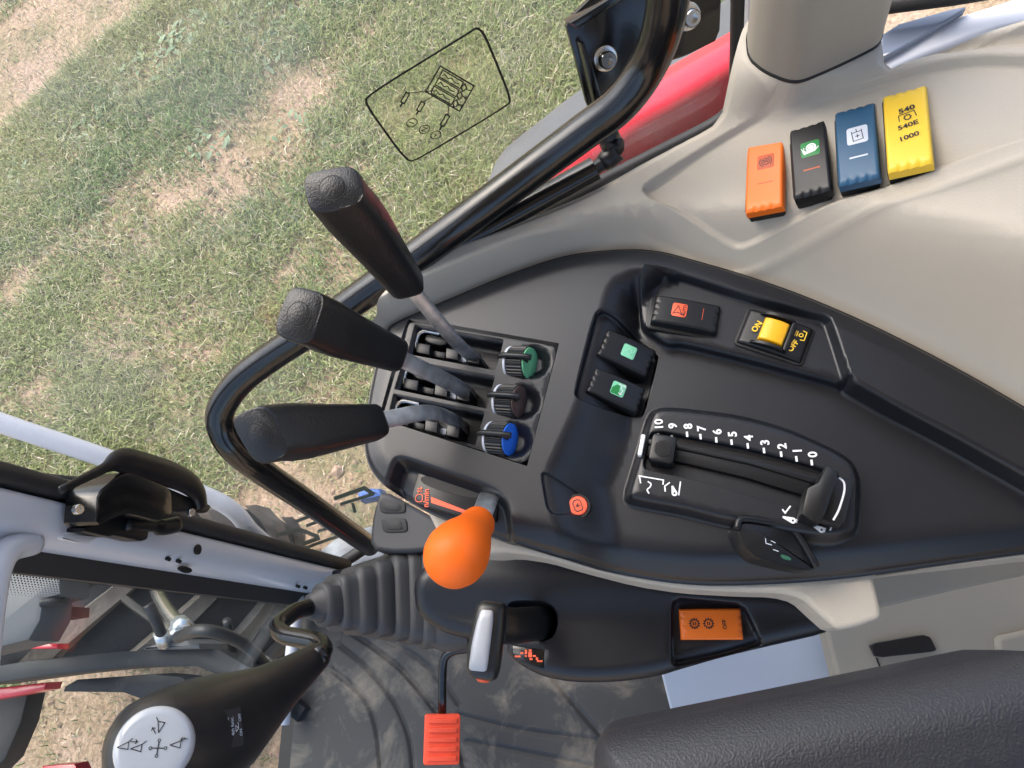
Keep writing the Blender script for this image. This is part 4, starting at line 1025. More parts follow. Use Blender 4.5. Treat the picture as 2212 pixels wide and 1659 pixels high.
# ---- pedal
pz = .115
Mp, wp, lp = quadframe([(921, 1543), (994, 1541), (993, 1651), (912, 1652)], pz, nrm((0, -.35, 1)))
pe = thing('accelerator_pedal', 'ribbed orange-red accelerator pedal on a bent black rod above the mat', 'pedal', Mp)
prism('pedal_pad', rrect(wp, lp, .004), -.012, .004, M_PEDAL, pe, bev=.002)
for k in range(5): prism('pad_rib', rrect(wp * .82, lp * .105, .002, cx=-wp * .0, cy=lp * (.37 - k * .185)), .003, .0072, M_PEDAL, pe, bev=.0012)
rod = fillet([at(1075, 1392, .16), at(1030, 1398, .155), at(958, 1409, .145), at(955, 1470, .125), at(955, 1560, .10)], .03, 6)
v, f = tube_vf(rod, .0068, n=14); mesh('pedal_rod', v, f, M_BLACKG, pe, world=True)

# ---- floor mat
mat_out = [(-1.0, -1.0), (.16, -1.0), (.24, .0), (.17, .40), (.13, .655), (-1.0, .655)]
gr = [[(735, 1352), (800, 1395), (870, 1450), (948, 1545), (990, 1610), (1010, 1700)], [(735, 1395), (790, 1440), (850, 1515), (885, 1600), (895, 1700)], [(720, 1450), (780, 1500), (812, 1570), (826, 1700)],
      [(790, 1360), (900, 1420), (960, 1480), (990, 1520)], [(1195, 1465), (1240, 1520), (1300, 1590), (1400, 1700)], [(990, 1545), (1130, 1578), (1300, 1600)], [(1010, 1602), (1130, 1625), (1300, 1660)]]
grw = [catmull([np.array(p) for p in xy(g, 0)], 6) for g in gr]
band = [np.array(xy(b, 0)) for b in ([(735, 1352), (800, 1395), (870, 1450), (948, 1545), (990, 1610), (1010, 1700), (895, 1700), (885, 1600), (850, 1515), (790, 1440), (735, 1395)],)]
def mat_h(X, Y):
    z = np.zeros(X.shape)
    for g in grw: z -= .0042 * np.exp(-(pdist(g, X, Y) / .0038) ** 2)
    z += .003 * sm(sdf(band[0], X, Y) / .006)
    return z
def offs_loop(g, d):
    p = np.array([q_[:2] for q_ in g]); t = np.gradient(p, axis=0); t /= np.linalg.norm(t, axis=1)[:, None]; n_ = np.stack([-t[:, 1], t[:, 0]], 1)
    return [tuple(q_) for q_ in p + n_ * d] + [tuple(q_) for q_ in (p - n_ * d)[::-1]]
fl = thing('floor_mat', 'black rubber cab floor mat with curved ribs and dried mud', 'mat', T(-.2, .2, 0), kind='structure')
sheet('mat_sheet', mat_out, mat_h, M_MATD, fl, step=.012, skirt=.02, contours=[(lp_, (0,)) for g in grw for lp_ in [offs_loop(g, k) for k in (.001, .0045, .009)]] + [(band[0], (0, .003, .006))])

# ================================================================== seat armrest
ZA = .985
arm_out = chaikin(xy([(1284, 1606), (1296, 1592), (1330, 1580), (1500, 1546), (1900, 1466), (2360, 1374), (2420, 1900), (1330, 1900), (1278, 1800), (1274, 1650)], ZA - .010), 2, q=.2)
arm_t = thing('driver_seat', 'dark grained vinyl driver seat with its padded armrest in the near corner', 'seat', T(-.40, -.25, .1))
sheet('armrest_pad', arm_out, lambda X, Y: ZA - roundedge(sdf(arm_out, X, Y), .026) - .004 * (1 - sm(sdf(arm_out, X, Y) / .06)), M_SEAT, arm_t, step=.007, skirt=.05, rim=(.0006, .0015, .003, .006, .010, .015, .020, .026))

box('cushion', (-.01, -.03, .38), (.42, .46, .12), M_SEAT, arm_t, bev=.04)
box('backrest', (-.01, -.36, .80), (.42, .12, .72), M_SEAT, arm_t, bev=.05)
box('seat_base', (-.01, -.05, .11), (.34, .36, .22), M_RUBBER, arm_t, bev=.02)
# ---- rest of the cab shell behind and below what the photograph shows
prism('rear_trim', [(.0, -.42), (.62, -.42), (.62, -1.05), (.0, -1.05)], -.1, .15, M_BEIGE, fender_trim, bev=.012).location = (-.35, .05, 0)
box('footwell_wall', (.15, -.35, -.28), (.03, .9, .42), M_DARK, base_root)
box('side_wall_foot', (.03, -.62, -.31), (.20, .5, .36), M_BEIGED, base_root, bev=.01)

# ================================================================== CAB FRAME AND GLASS
GA, GB = np.array((.150, .665)), np.array((.505, -.135))
GD_ = nrm(GB - GA); GN = np.array((-GD_[1], GD_[0])); GN = GN if GN[0] > 0 else -GN; GLEN = np.linalg.norm(GB - GA)
def gpt(s_, z, off=0.0):
    """point on the bowed side window: s_ from the front pillar (0) to the rear pillar (1)"""
    b = .045 * 4 * s_ * (1 - s_); p = GA + GD_ * GLEN * s_ + GN * (b + off); return np.array((p[0], p[1], z))
def ghit(px, py, off=0.0):
    d = ray(px, py); lo, hi = .05, 6.
    def g(t):
        p = CAM + d * t; q_ = p[:2] - GA; s_ = q_.dot(GD_) / GLEN; return q_.dot(GN) - (.045 * 4 * s_ * (1 - s_)) - off
    for _ in range(50):
        m_ = (lo + hi) / 2
        if g(m_) > 0: hi = m_
        else: lo = m_
    return CAM + d * lo
sw = thing('side_window', 'bowed right-hand side window of the cab with black rubber seal', 'window', T(.33, .26, 0))
V = []; F = []; ns, nz = 24, 2
for off in (0, .005):
    for i in range(ns + 1):
        for z in (-.12, 1.9): V.append(gpt(i / ns, z, off))
n2 = 2 * (ns + 1)
for i in range(ns):
    a = 2 * i; F += [(a, a + 2, a + 3, a + 1), (n2 + a, n2 + a + 1, n2 + a + 3, n2 + a + 2)]
mesh('pane', V, F, M_GLASS, sw, world=True)
seal1 = [ghit(a, b, -.006) for a, b in ((-160, 996), (0, 1040), (200, 1084), (400, 1134), (560, 1176), (660, 1206), (700, 1219), (722, 1222), (748, 1210), (800, 1176), (850, 1140))]
v, f = tube_vf(catmull(seal1, 5), .0125, n=12); mesh('rubber_seal', v, f, M_RUBBER, sw, world=True)
seal2 = [ghit(a, b, -.008) for a, b in ((960, 566), (1060, 512), (1290, 396), (1400, 340), (1500, 290), (1550, 262), (1578, 236), (1588, 205), (1591, 150), (1594, 60), (1597, -60), (1600, -200))]
v, f = tube_vf(catmull(seal2, 5), .0065, n=12); mesh('rubber_seal', v, f, M_RUBBER, sw, world=True)
fr2 = [p + np.array((-.012, -.012, -.004)) for p in seal2[2:]]
v, f = tube_vf(catmull(fr2, 4), .0085, n=12); mesh('painted_edge', v, f, M_WHITE, sw, world=True)
# printed instruction sticker on the pane
def gframe(px, py, off=-.0012):
    p = ghit(px, py, off); s_ = (p[:2] - GA).dot(GD_) / GLEN; db = .045 * 4 * (1 - 2 * s_) / GLEN
    tng = nrm(GD_ + GN * db); return p, np.array((tng[0], tng[1], 0)), np.array((0, 0, 1.)), np.array((-tng[1], tng[0], 0)) * (1 if np.array((-tng[1], tng[0])).dot(GN) < 0 else -1)
p0, e1, e2, e3 = gframe(945, 205)
Mst = Matrix(((e1[0], e2[0], e3[0], p0[0]), (e1[1], e2[1], e3[1], p0[1]), (e1[2], e2[2], e3[2], p0[2]), (0, 0, 0, 1)))
if Mst.to_3x3().determinant() < 0: Mst = Matrix(((-e1[0], e2[0], e3[0], p0[0]), (-e1[1], e2[1], e3[1], p0[1]), (-e1[2], e2[2], e3[2], p0[2]), (0, 0, 0, 1)))
Minv = Mst.inverted()
def stk(px, py):
    n_ = np.array(Mst.col[2][:3]); q_ = Minv @ V3(atp(px, py, p0, n_)); return (q_.x, q_.y)
st_out = chaikin([stk(*p) for p in ((1030, 58), (1046, 72), (1104, 214), (1095, 228), (905, 342), (880, 350), (790, 226), (792, 206), (1010, 72))], 2, q=.2)
film = prism('sticker_film', st_out, -.0002, .0002, M_STICK, sw); film.matrix_basis = chain(sw).inverted() @ Mst
def stl(name, lines, w, closed=False): return strokes(name, [[stk(*p) for p in ln] for ln in lines], w, M_BPRINT, film, .0005, closed)
strokes('sticker_border', [st_out], .0019, M_BPRINT, film, .0004, True)
def c2(cx_, cy_): return (737.3 + cx_ / 3, cy_ / 3)
def cpl(l): return [c2(*p) for p in l]
stl('gate_diagram', [cpl([(545, 590), (640, 425), (860, 555), (765, 718)])], .0013, True)
for d in ((0, 0), (-27, 52), (-55, 104)):
    stl('slot_diagram', [cpl([(635 + d[0], 495 + d[1]), (655 + d[0], 450 + d[1]), (790 + d[0], 530 + d[1]), (768 + d[0], 572 + d[1])])], .0010, True)
    stl('notch_diagram', [cpl([(650 + d[0], 492 + d[1]), (668 + d[0], 478 + d[1]), (690 + d[0], 505 + d[1]), (715 + d[0], 505 + d[1]), (730 + d[0], 530 + d[1]), (760 + d[0], 540 + d[1])])], .0008)
    stl('dial_diagram', [cpl([(775 + d[0], 560 + d[1]), (800 + d[0], 540 + d[1]), (812 + d[0], 570 + d[1]), (785 + d[0], 590 + d[1])])], .0012, True)
for a, b in (((430, 600), (380, 690)), ((530, 660), (485, 740)), ((690, 745), (635, 840))):
    a, b = np.array(a, float), np.array(b, float); t = nrm(b - a); n_ = np.array((-t[1], t[0])); m_ = a + (b - a) * .7
    stl('cylinder_diagram', [[c2(*(a + n_ * 13)), c2(*(m_ + n_ * 13)), c2(*(m_ - n_ * 13)), c2(*(a - n_ * 13))]], .0012, True); stl('piston_rod_diagram', [[c2(*m_), c2(*b)]], .0016)
stl('leader_line', [cpl([(432, 598), (600, 585)])], .0008); stl('leader_line', [cpl([(532, 658), (620, 605)])], .0008); stl('leader_line', [cpl([(690, 745), (698, 650)])], .0008)
for cx_, cy_, ch in ((457, 793, 'I'), (538, 835, 'N'), (612, 872, '+')):
    x_, y_ = stk(*c2(cx_, cy_)); strokes('symbol_ring', [circ(x_, y_, .0046, 16)], .0009, M_BPRINT, film, .0005, True)
    a1, b1 = np.array(stk(*c2(cx_, cy_))), np.array(stk(*c2(cx_ + 20, cy_ - 36))); an = math.atan2(*(b1 - a1)[::-1])
    lettering(ch, .0066, M_BPRINT, film, x_, y_, .0007, an, .02)
for cx_, cy_, ch in ((823, 580, '1'), (793, 628, '2'), (765, 680, '3')):
    x_, y_ = stk(*c2(cx_, cy_)); lettering(ch, .0070, M_BPRINT, film, x_, y_, .0007, an, .02)
# outlined letter sticker low on the pane
p1, e1, e2, e3 = gframe(700, 1120)
Ms2 = Matrix(((Mst[0][0], 0, Mst[0][2], p1[0]), (Mst[1][0], 0, Mst[1][2], p1[1]), (0, 1, 0, p1[2]), (0, 0, 0, 1))); M2i = Ms2.inverted()
def stk2(px, py):
    q_ = M2i @ V3(atp(px, py, p1, np.array(Ms2.col[2][:3]))); return (q_.x, q_.y)
def c3(cx_, cy_): return (603.5 + cx_ * .1488, 987.5 + cy_ * .1488)
M_OLIVE = mat('olive_grey_print', (.12, .14, .1), .5)
for k, ln in enumerate(([(-60, 1140), (250, 1050), (330, 1060), (550, 1150), (560, 1180), (130, 1330)], [(215, 940), (560, 810)], [(390, 995), (690, 880)], [(550, 1080), (830, 980)], [(220, 1370), (1010, 1085)], [(790, 600), (1230, 445), (1380, 540)], [(880, 680), (1340, 540)], [(1060, 660), (1100, 800)])):
    v, f = ribbons_vf([[c3(*p) for p in ln]], 9.0 if k in (0, 5) else 7.0)
    o = mesh('letter_outline', [(*stk2(a, b), .0004 + k * 4e-5) for a, b, c in v], f, M_OLIVE, sw, smooth=False); o.matrix_basis = chain(sw).inverted() @ Ms2

# front pillar, its holes, cross member
pil = thing('front_pillar', 'pale grey painted steel front cab pillar with dark discs for its holes', 'pillar', T(.125, .63, -.1))
prof = [(.097, .690), (.0965, .640), (.100, .628), (.110, .612), (.117, .606), (.138, .604), (.1435, .608), (.1455, .618), (.146, .690)]
rings = [[(a, b, z) for a, b in prof] for z in (-.10, 0, .2, .4, .6, .8, 1.0, 1.4, 1.9)]
v, f = rings_mesh(rings); mesh('pillar_post', v, f, M_WHITE, pil, world=True, sharp=60)
v, f = rings_mesh([[(.1462, .66, z), (.1462, .612, z), (.150, .603, z), (.158, .600, z), (.166, .603, z), (.170, .614, z), (.170, .66, z)] for z in (-.08, .3, .8, 1.9)]); mesh('door_seal', v, f, M_RUBBER, pil, world=True, sharp=60)
for (a, b, rx, rz, yy) in ((427, 1187, .0068, .0075, .604), (365, 1208, .0026, .0030, .610), (388, 1213, .0026, .0030, .610), (401, 1231, .0040, .013, .618), (645, 1267, .0030, .0045, .612), (661, 1270, .0030, .0045, .612)):
    p = aty(a, b, yy); n_ = nrm((-.35 if yy > .606 else 0, -1, 0)); Mh = frame(p, (0, 0, 1), n_)
    o = prism('hole_disc', [(rz * math.cos(k), rx * math.sin(k)) for k in np.linspace(0, 2 * math.pi, 20, endpoint=False)], -.004, .0012, M_DARK, pil); o.matrix_basis = chain(pil).inverted() @ Mh  # no real opening: a dark disc gives the shade inside each hole
v, f = tube_vf(catmull([aty(70, 1172, .625), aty(22, 1186, .618), aty(-6, 1225, .61), aty(-24, 1320, .60), aty(-40, 1460, .59)], 6), .013, n=16); mesh('cross_member', v, f, M_WHITE, pil, world=True)
ws = thing('windscreen', 'front windscreen with black rubber edge, dotted border and pale lower frame', 'windscreen', T(-.3, .66, -.05))
V = []; F = []
for off in (0, .006):
    for i in range(17):
        x_ = .098 - 1.1 * i / 16; yb = .662 + .09 * math.sin(math.pi * i / 16) + off
        for z in (-.06, 1.9): V.append((x_, yb, z))
for i in range(16):
    a = 2 * i; F += [(a, a + 2, a + 3, a + 1), (34 + a, 34 + a + 1, 34 + a + 3, 34 + a + 2)]
mesh('pane', V, F, M_WSCREEN, ws, world=True)
v, f = rings_mesh([[(.0963, .642, z), (.0963, .672, z), (.074, .672, z), (.074, .654, z)] for z in (-.06, 1.9)]); mesh('rubber_edge', v, f, M_RUBBER, ws, world=True, smooth=False)
V = []; F = []
for i in range(9):
    for j in range(300):
        x_ = .0726 - i * .0024; z = -.04 + j * .0044 + (.0022 if i % 2 else 0); r = .00095 * (1 - i * .07)
        b = len(V); yb = .6612 + .09 * math.sin(math.pi * (.098 - x_) / 1.1)
        V += [(x_ + r * math.cos(k), yb, z + 1.6 * r * math.sin(k)) for k in np.arange(6) * math.pi / 3]; F.append(tuple(range(b, b + 6)))
tag(mesh('dotted_border', V, F, M_BPRINT, ws, world=True, smooth=False), kind='stuff')
v, f = tube_vf([aty(648, 1262, .655), aty(630, 1400, .655), aty(612, 1566, .655)], .0105, n=14); mesh('lower_frame', v, f, M_WHITE, ws, world=True)
v, f = rings_mesh([[(x_, .642, -.075), (x_, .70, -.075), (x_, .70, -.045), (x_, .642, -.045)] for x_ in (.10, -.9)]); mesh('sill_rail', v, f, M_DARK, ws, world=True, smooth=False)

# ---- window latch on the pillar
lt = thing('window_latch', 'black window latch with pull handle clamped on the front pillar', 'latch', T(*aty(250, 1090, .60)))
def c4(cx_, cy_): return (cx_ * .2083, 932.6 + cy_ * .2083)
def lprism(name, pts, y0, y1, m, bev=0.0, parent=None, n=1, q=.15):
    """outline drawn as seen, standing between two planes of constant Y"""
    ol = [aty(*c4(*p), y0) for p in pts]; ol = [(p[0], p[2]) for p in ol]
    if n: ol = chaikin(ol, n, q=q)
    v, f = prism_vf(ol, 0, y0 - y1 if y0 > y1 else y1 - y0, bev)
    return mesh(name, [(a, y1 + (0) - c if False else y0 - c, b) for a, b, c in v], f, m, parent or lt, world=True, sharp=35)
lprism('latch_body', [(655, 1000), (690, 640), (960, 440), (1110, 440), (1490, 600), (1500, 880), (1330, 940), (1050, 872), (960, 870)], .598, .560, M_BLACKG, bev=.003)
lprism('latch_foot', [(640, 1030), (980, 870), (1310, 940), (1390, 1000), (1370, 1120), (1300, 1145), (1010, 1080), (960, 1100)], .606, .585, M_BLACK2, bev=.002)
hp = [aty(*c4(*p), .565) for p in ((620, 610), (1040, 400), (1250, 300), (1600, 390), (1900, 500), (2040, 620), (2090, 780))]
v, f = tube_vf(catmull(hp, 6), list(np.interp(np.linspace(0, 1, 37), (0, .2, .36, .55, .8, 1), (.004, .006, .015, .0165, .014, .010))), n=16, flat=.6, hint=(0, 1, 0)); mesh('pull_handle', v, f, M_BLACK2, lt, world=True)
lprism('handle_web', [(1500, 520), (1900, 690), (2120, 770), (2060, 850), (1900, 840), (1500, 800)], .580, .568, M_BLACK2, bev=.002)
hp = [aty(*c4(*p), .585) for p in ((1300, 960), (1540, 975), (1700, 990), (1840, 960))]
v, f = tube_vf(catmull(hp, 5), [.007] * 8 + [.010] * 8, n=14, flat=.75, hint=(0, 1, 0)); mesh('release_tab', v, f, M_BLACK2, lt, world=True)
for a, b, y_ in ((820, 805, .5595), (1990, 835, .566)):
    p = aty(*c4(a, b), y_); o = lathe('screw', [(.0052, -.004), (.0052, .0006), (.0045, .0014), (.0018, .0014), (.0016, .0002), (.0002, .0002)], M_STEEL, lt, n=16); o.matrix_basis = chain(lt).inverted() @ frame(p, (1, 0, 0), (0, -1, .25))
lprism('clear_strip', [(580, 1100), (650, 1060), (1000, 1090), (870, 1165), (760, 1160), (610, 1120)], .6035, .598, mat('clear_plastic_strip', (.75, .75, .76), .2, coat=.4), bev=.0015)

# ---- black guard rail with bracket and bolts
gr_t = thing('guard_rail', 'glossy black bent tube guard rail bolted across the side window', 'rail', T(*at(1300, 200, .85)))
rail = [at(1452, -150, 1.02), at(1440, 20, .97), at(1405, 130, .93), at(1342, 222, .905), at(1260, 286, .885), at(1150, 368, .865), at(1000, 480, .845), at(850, 590, .82), at(700, 696, .79), at(590, 768, .765), at(520, 822, .75), at(480, 878, .735), at(478, 922, .72), at(504, 968, .70), at(560, 1014, .66), at(660, 1082, .56), at(760, 1152, .42), at(800, 1180, .34)]
rp = catmull(rail, 6)
v, f = tube_vf(rp, .0138, n=24); mesh('bent_tube', v, f, M_BLACKG, gr_t, world=True)
def bprism(name, pts, p, n, t0_, t1_, m, bev=0.0, k=1, q=.12):
    Mb = frame(p, np.cross((0, 0, 1.), n) if abs(n[2]) < .9 else (1, 0, 0), n); Mi = Mb.inverted()
    ol = [tuple((Mi @ V3(atp(a, b, p, n)))[:2]) for a, b in pts]
    if k: ol = chaikin(ol, k, q=q)
    o = prism(name, ol, t0_, t1_, m, gr_t, bev=bev); o.matrix_basis = chain(gr_t).inverted() @ Mb; return o
bn = nrm((-.78, -.30, .55)); pb_ = at(1310, 120, .90)
bprism('bracket_plate', [(1220, 48), (1290, -20), (1420, -80), (1480, -60), (1470, 60), (1400, 140), (1300, 240), (1270, 236), (1238, 110)], pb_ - bn * .016, bn, -.004, .002, M_BLACKG, bev=.001)
bprism('bracket_flange', [(1218, 44), (1226, 40), (1340, -30), (1345, -15), (1236, 56)], pb_ - bn * .014, bn, -.004, .016, M_BLACKG, bev=.001, k=0)
bprism('bracket_gusset', [(1244, 88), (1252, 86), (1300, 232), (1290, 244), (1280, 236)], pb_ - bn * .012, bn, -.004, .014, M_BLACKG, bev=.0008, k=0)
bprism('bracket_plate', [(1420, 20), (1480, -40), (1560, -80), (1552, 84), (1480, 120), (1420, 140), (1400, 120)], pb_ - bn * .018, bn, -.004, .002, M_BLACKG, bev=.001)
for a, b in ((1310, 134), (1490, 44)):
    p = atp(a - 4, b - 8, pb_ - bn * .014, bn); Mb = frame(p, (0, 1, 0), bn)
    ring = lathe('bolt', [(.0095, -.002), (.0095, .0022), (.0088, .0026), (.0066, .0026), (.0066, .0095), (.0058, .0108), (.0036, .0108), (.0036, .0066), (.0002, .0066)], M_STEEL, gr_t, n=24, sharp=35); ring.matrix_basis = chain(gr_t).inverted() @ Mb
    sp = lathe('spring_washer', [(.0104, -.003), (.0104, -.0012), (.009, -.0010)], M_ZINC, gr_t, n=24); sp.matrix_basis = chain(gr_t).inverted() @ Mb

# ---- gas strut of the window
gs = thing('gas_strut', 'black gas strut with ball joint between the rail and the beige trim', 'strut', T(*at(1280, 380, .80)))
a_, b_ = at(1286, 364, .835), at(940, 556, .815)
v, f = tube_vf([a_, b_], .0100, n=18); mesh('cylinder', v, f, M_BLACKG, gs, world=True, sharp=40)
v, f = tube_vf([at(1312, 345, .836), at(1275, 371, .835)], .0058, n=14); mesh('piston_rod', v, f, M_BLACK2, gs, world=True, sharp=40)
v, f = tube_vf([at(1332, 326, .84), at(1312, 345, .836), at(1300, 354, .835)], [.009, .0085, .007], n=14); mesh('ball_socket', v, f, M_BLACK2, gs, world=True)
v, f = tube_vf([at(1310, 280, .86), at(1318, 305, .84), at(1326, 318, .844), at(1330, 326, .84)], [.008, .0095, .0095, .0075], n=14); mesh('ball_stud', v, f, M_BLACK2, gs, world=True)

# ---- white grab tube outside
gt = thing('grab_tube', 'pale grey bent grab tube outside the side window', 'rail', T(*at(300, 1000, .4)))
pth = [at(-200, 840, .62), at(0, 913, .55), at(230, 990, .45), at(420, 1060, .35), at(500, 1100, .30), at(545, 1150, .24), at(600, 1195, .16), at(660, 1240, .05)]
v, f = tube_vf(catmull(pth, 6), .0135, n=16); mesh('tube', v, f, M_WHITE, gt, world=True)

# ---- rear bits at the top right: rear window with pale frame
rw = thing('rear_quarter_window', 'rear quarter window with pale frame and dark seal behind the pillar cover', 'window', T(*at(2050, 40, .9)))
slab('frame_sill', [(1895, 165), (1925, 78), (2080, 30), (2300, -40), (2300, 30), (2120, 70), (1990, 118)], .835, .02, M_WHITE, rw, r=.004, step=.01)
slab('pane', [(1905, 60), (2090, 8), (2085, 22), (1940, 108), (1900, 130)], .842, .004, mat('grey_rear_pane', (.16, .19, .25), .12, coat=.3), rw, r=.002, step=.01)
v, f = tube_vf([at(1890, 14, .86), at(2060, -8, .86), at(2250, -40, .86)], .007, n=12); mesh('rubber_seal', v, f, M_RUBBER, rw, world=True)

# ---- cab roof overhead (shades the cab as the real one does)
rf = thing('cab_roof', 'pale grey cab roof and headliner above the seat', 'roof', T(-.3, -.1, 1.86), kind='structure')
prism('roof_shell', chaikin([(-1.25, -1.0), (.62, -1.0), (.62, -.2), (.34, .62), (-1.0, .62)], 1, q=.12), .06, .16, M_WHITE, rf, bev=.03, world=False).location = (.3, .1, 0)
prism('headliner', chaikin([(-1.2, -.95), (.57, -.95), (.57, -.2), (.30, .56), (-.95, .56)], 1, q=.12), .03, .0598, mat('grey_headliner', (.42, .42, .41), .8), rf).location = (.3, .1, 0)

# ================================================================== TRACTOR OUTSIDE
trac = thing('tractor', 'red tractor body, wheels and loader frame outside the cab windows', 'tractor', T(0, .5, ZGND))
def tpart(name, M, label=None):
    o = bpy.data.objects.new(name, None); o.empty_display_size = .02; COL.objects.link(o); o.parent = trac; o.matrix_basis = chain(trac).inverted() @ M
    if label: o['label'] = label
    return o
ft = tpart('rear_fender', T(*at(1400, 250, .5)), 'glossy red rear fender seen through the side window')
rows = [([(965, 545), (1100, 392), (1260, 250), (1433, 148), (1600, 52), (1760, -40)], .44), ([(962, 550), (1100, 400), (1260, 258), (1433, 155), (1600, 60), (1760, -30)], .50), ([(970, 560), (1110, 430), (1290, 290), (1450, 200), (1600, 110), (1760, 20)], .515),
        ([(985, 565), (1120, 462), (1344, 298), (1460, 228), (1600, 142), (1760, 60)], .51), ([(990, 570), (1125, 472), (1344, 310), (1460, 238), (1600, 154), (1760, 72)], .495), ([(1000, 590), (1140, 510), (1344, 372), (1460, 300), (1600, 240), (1760, 150)], .40), ([(1010, 640), (1150, 560), (1350, 440), (1460, 380), (1600, 300), (1760, 220)], .2)]
R2 = [catmull([at(a, b, z) for a, b in r], 5) for r, z in rows]
V = [q_ for r in R2 for q_ in r]; nn = len(R2[0]); F = [(j * nn + i, j * nn + i + 1, (j + 1) * nn + i + 1, (j + 1) * nn + i) for j in range(len(R2) - 1) for i in range(nn - 1)]
mesh('fender_skin', V, F, M_RED, ft, world=True)
fo = [catmull([at(a, b, z) for a, b in r], 5) for r, z in (([(1000, 570), (1040, 440), (1062, 372), (1092, 322), (1180, 250), (1260, 190), (1420, 90), (1600, -20)], .40), ([(1006, 572), (1046, 440), (1072, 372), (1102, 330), (1186, 260), (1264, 200), (1424, 100), (1600, -8)], .455), ([(1012, 574), (1090, 452), (1130, 400), (1160, 370), (1250, 300), (1340, 236), (1470, 160), (1640, 60)], .475))]
V = [q_ for r in fo for q_ in r]; nn = len(fo[0]); F = [(j * nn + i, j * nn + i + 1, (j + 1) * nn + i + 1, (j + 1) * nn + i) for j in range(2) for i in range(nn - 1)]
mesh('rubber_flap', V, F, mat('grey_rubber_flap', (.10, .105, .11), .6, var=.1, vscale=9), ft, world=True)
def tyre(name, label, c, R, w, rc, nl=20, lug=.035, sgn=1, group=None, lugm=None, tilt=0.0):
    Mw = Matrix.Translation(V3(c)) @ Matrix.Rotation(tilt, 4, 'Z')
    t = tpart(name, Mw, label)
    pr = [(-.42, .62), (-.5, .72), (-.52, .82), (-.5, .90), (-.43, .945), (-.25, .955), (0, .96), (.25, .955), (.43, .945), (.5, .90), (.52, .82), (.5, .72), (.42, .62)]
    n = 72; rings = [[(a * w, b * R * math.cos(k), b * R * math.sin(k)) for a, b in pr] for k in np.linspace(0, 2 * math.pi, n, endpoint=False)]
    v, f = rings_mesh(rings, cap=False, closed_path=True); mesh('tyre', v, f, M_TYRE, t, sharp=60)
    rimp = [(-.40, .64), (-.34, .58), (-.30, .52), (-.1, .42), (-.08, .2), (-.08, .02)]
    rings = [[(a * w, b * R * math.cos(k), b * R * math.sin(k)) for a, b in rimp] for k in np.linspace(0, 2 * math.pi, 36, endpoint=False)]
    v, f = rings_mesh(rings, cap=False, closed_path=True); mesh('rim', v, f, M_GREYBOX, t)
    me = None
    for s_ in (-1, 1):
        for k in range(nl):
            a0 = 2 * math.pi * (k + (.5 if s_ > 0 else 0)) / nl
            if (s_, ) and k == 0:
                rg = []
                for u_ in np.linspace(0, 1, 6):
                    x_ = s_ * w * (.02 + .50 * u_); ang = -.36 * u_ * sgn; rr = R * (.955 - .05 * max(0, u_ - .75) / .25); top = R * (1.0 - .04 * max(0, u_ - .8) / .2); hw = .020 + .010 * u_
                    ring = []
                    for da, r_ in ((-hw * 1.35, rr), (-hw, top), (hw, top), (hw * 1.35, rr)):
                        ring.append((x_, r_ * math.cos(ang + da / R), r_ * math.sin(ang + da / R)))
                    rg.append(ring)
                v, f = rings_mesh(rg)
                o = mesh('lug', v, f, lugm or M_TYRED, t, smooth=False); me = o.data; o.rotation_euler = (a0, 0, 0)
            else:
                o = bpy.data.objects.new('lug', me); link(o, t); o.rotation_euler = (a0, 0, 0)
    return t
tyre('rear_wheel', 'large black rear tyre below the red fender', (.62, -.66, -.30), .75, .36, .3, nl=18, lugm=M_TYRE)
tyre('front_wheel', 'front wheel with dusty tan tyre lugs beyond the windscreen', (.135, 1.50, -.52), .53, .36, .3, nl=16, tilt=.06)
def obeam(t, name, pts, z, th, m, bev=.004):
    v, f = prism_vf(xy(pts, z), z - th, z, bev); return mesh(name, v, f, m, t, world=True, sharp=35)
lf = tpart('loader_frame', T(*at(300, 1420, -.4)), 'dark grey front loader frame beams ahead of the windscreen')
obeam(lf, 'upper_beam', [(-60, 1447), (60, 1427), (250, 1408), (420, 1400), (470, 1402), (590, 1470), (660, 1530), (640, 1560), (560, 1500), (480, 1462), (425, 1440), (300, 1440), (120, 1458), (-60, 1482)], .02, .10, M_LOADER)
obeam(lf, 'lower_beam', [(140, 1482), (165, 1468), (330, 1456), (390, 1462), (450, 1500), (520, 1560), (480, 1590), (400, 1540), (330, 1520), (265, 1496), (135, 1494)], -.18, .08, M_LOADER)
obeam(lf, 'cross_plate', [(300, 1500), (370, 1480), (430, 1520), (520, 1620), (420, 1660), (310, 1560)], -.30, .06, M_LOADER)
obeam(lf, 'coupler_block', [(305, 1400), (345, 1388), (395, 1380), (430, 1390), (432, 1402), (310, 1404)], .06, .10, M_GREYBOX)
obeam(lf, 'red_bracket', [(52, 1402), (60, 1390), (124, 1390), (123, 1402)], .05, .03, M_RED)
obeam(lf, 'red_bracket', [(-40, 1490), (100, 1474), (95, 1490), (40, 1502), (-40, 1516)], -.25, .05, M_RED)
obeam(lf, 'red_bracket', [(90, 1655), (160, 1650), (180, 1690), (90, 1690)], -.5, .05, M_RED)
obeam(lf, 'dark_bracket', [(-40, 1516), (60, 1496), (45, 1560), (10, 1640), (-40, 1690)], -.45, .06, M_DARK)
gb = tpart('side_box', T(*at(60, 1300, .0)), 'mid grey plastic box beside the hood beyond the windscreen')
obeam(gb, 'box_shell', [(-80, 1215), (20, 1228), (128, 1238), (130, 1286), (92, 1296), (86, 1340), (60, 1385), (-80, 1420)], .20, .07, M_GREYBOX, bev=.012)
obeam(gb, 'breather_cap', [(84, 1308), (124, 1308), (122, 1330), (84, 1336)], .16, .08, M_DARK, bev=.006)
HG = 'hydraulic hoses on the loader'
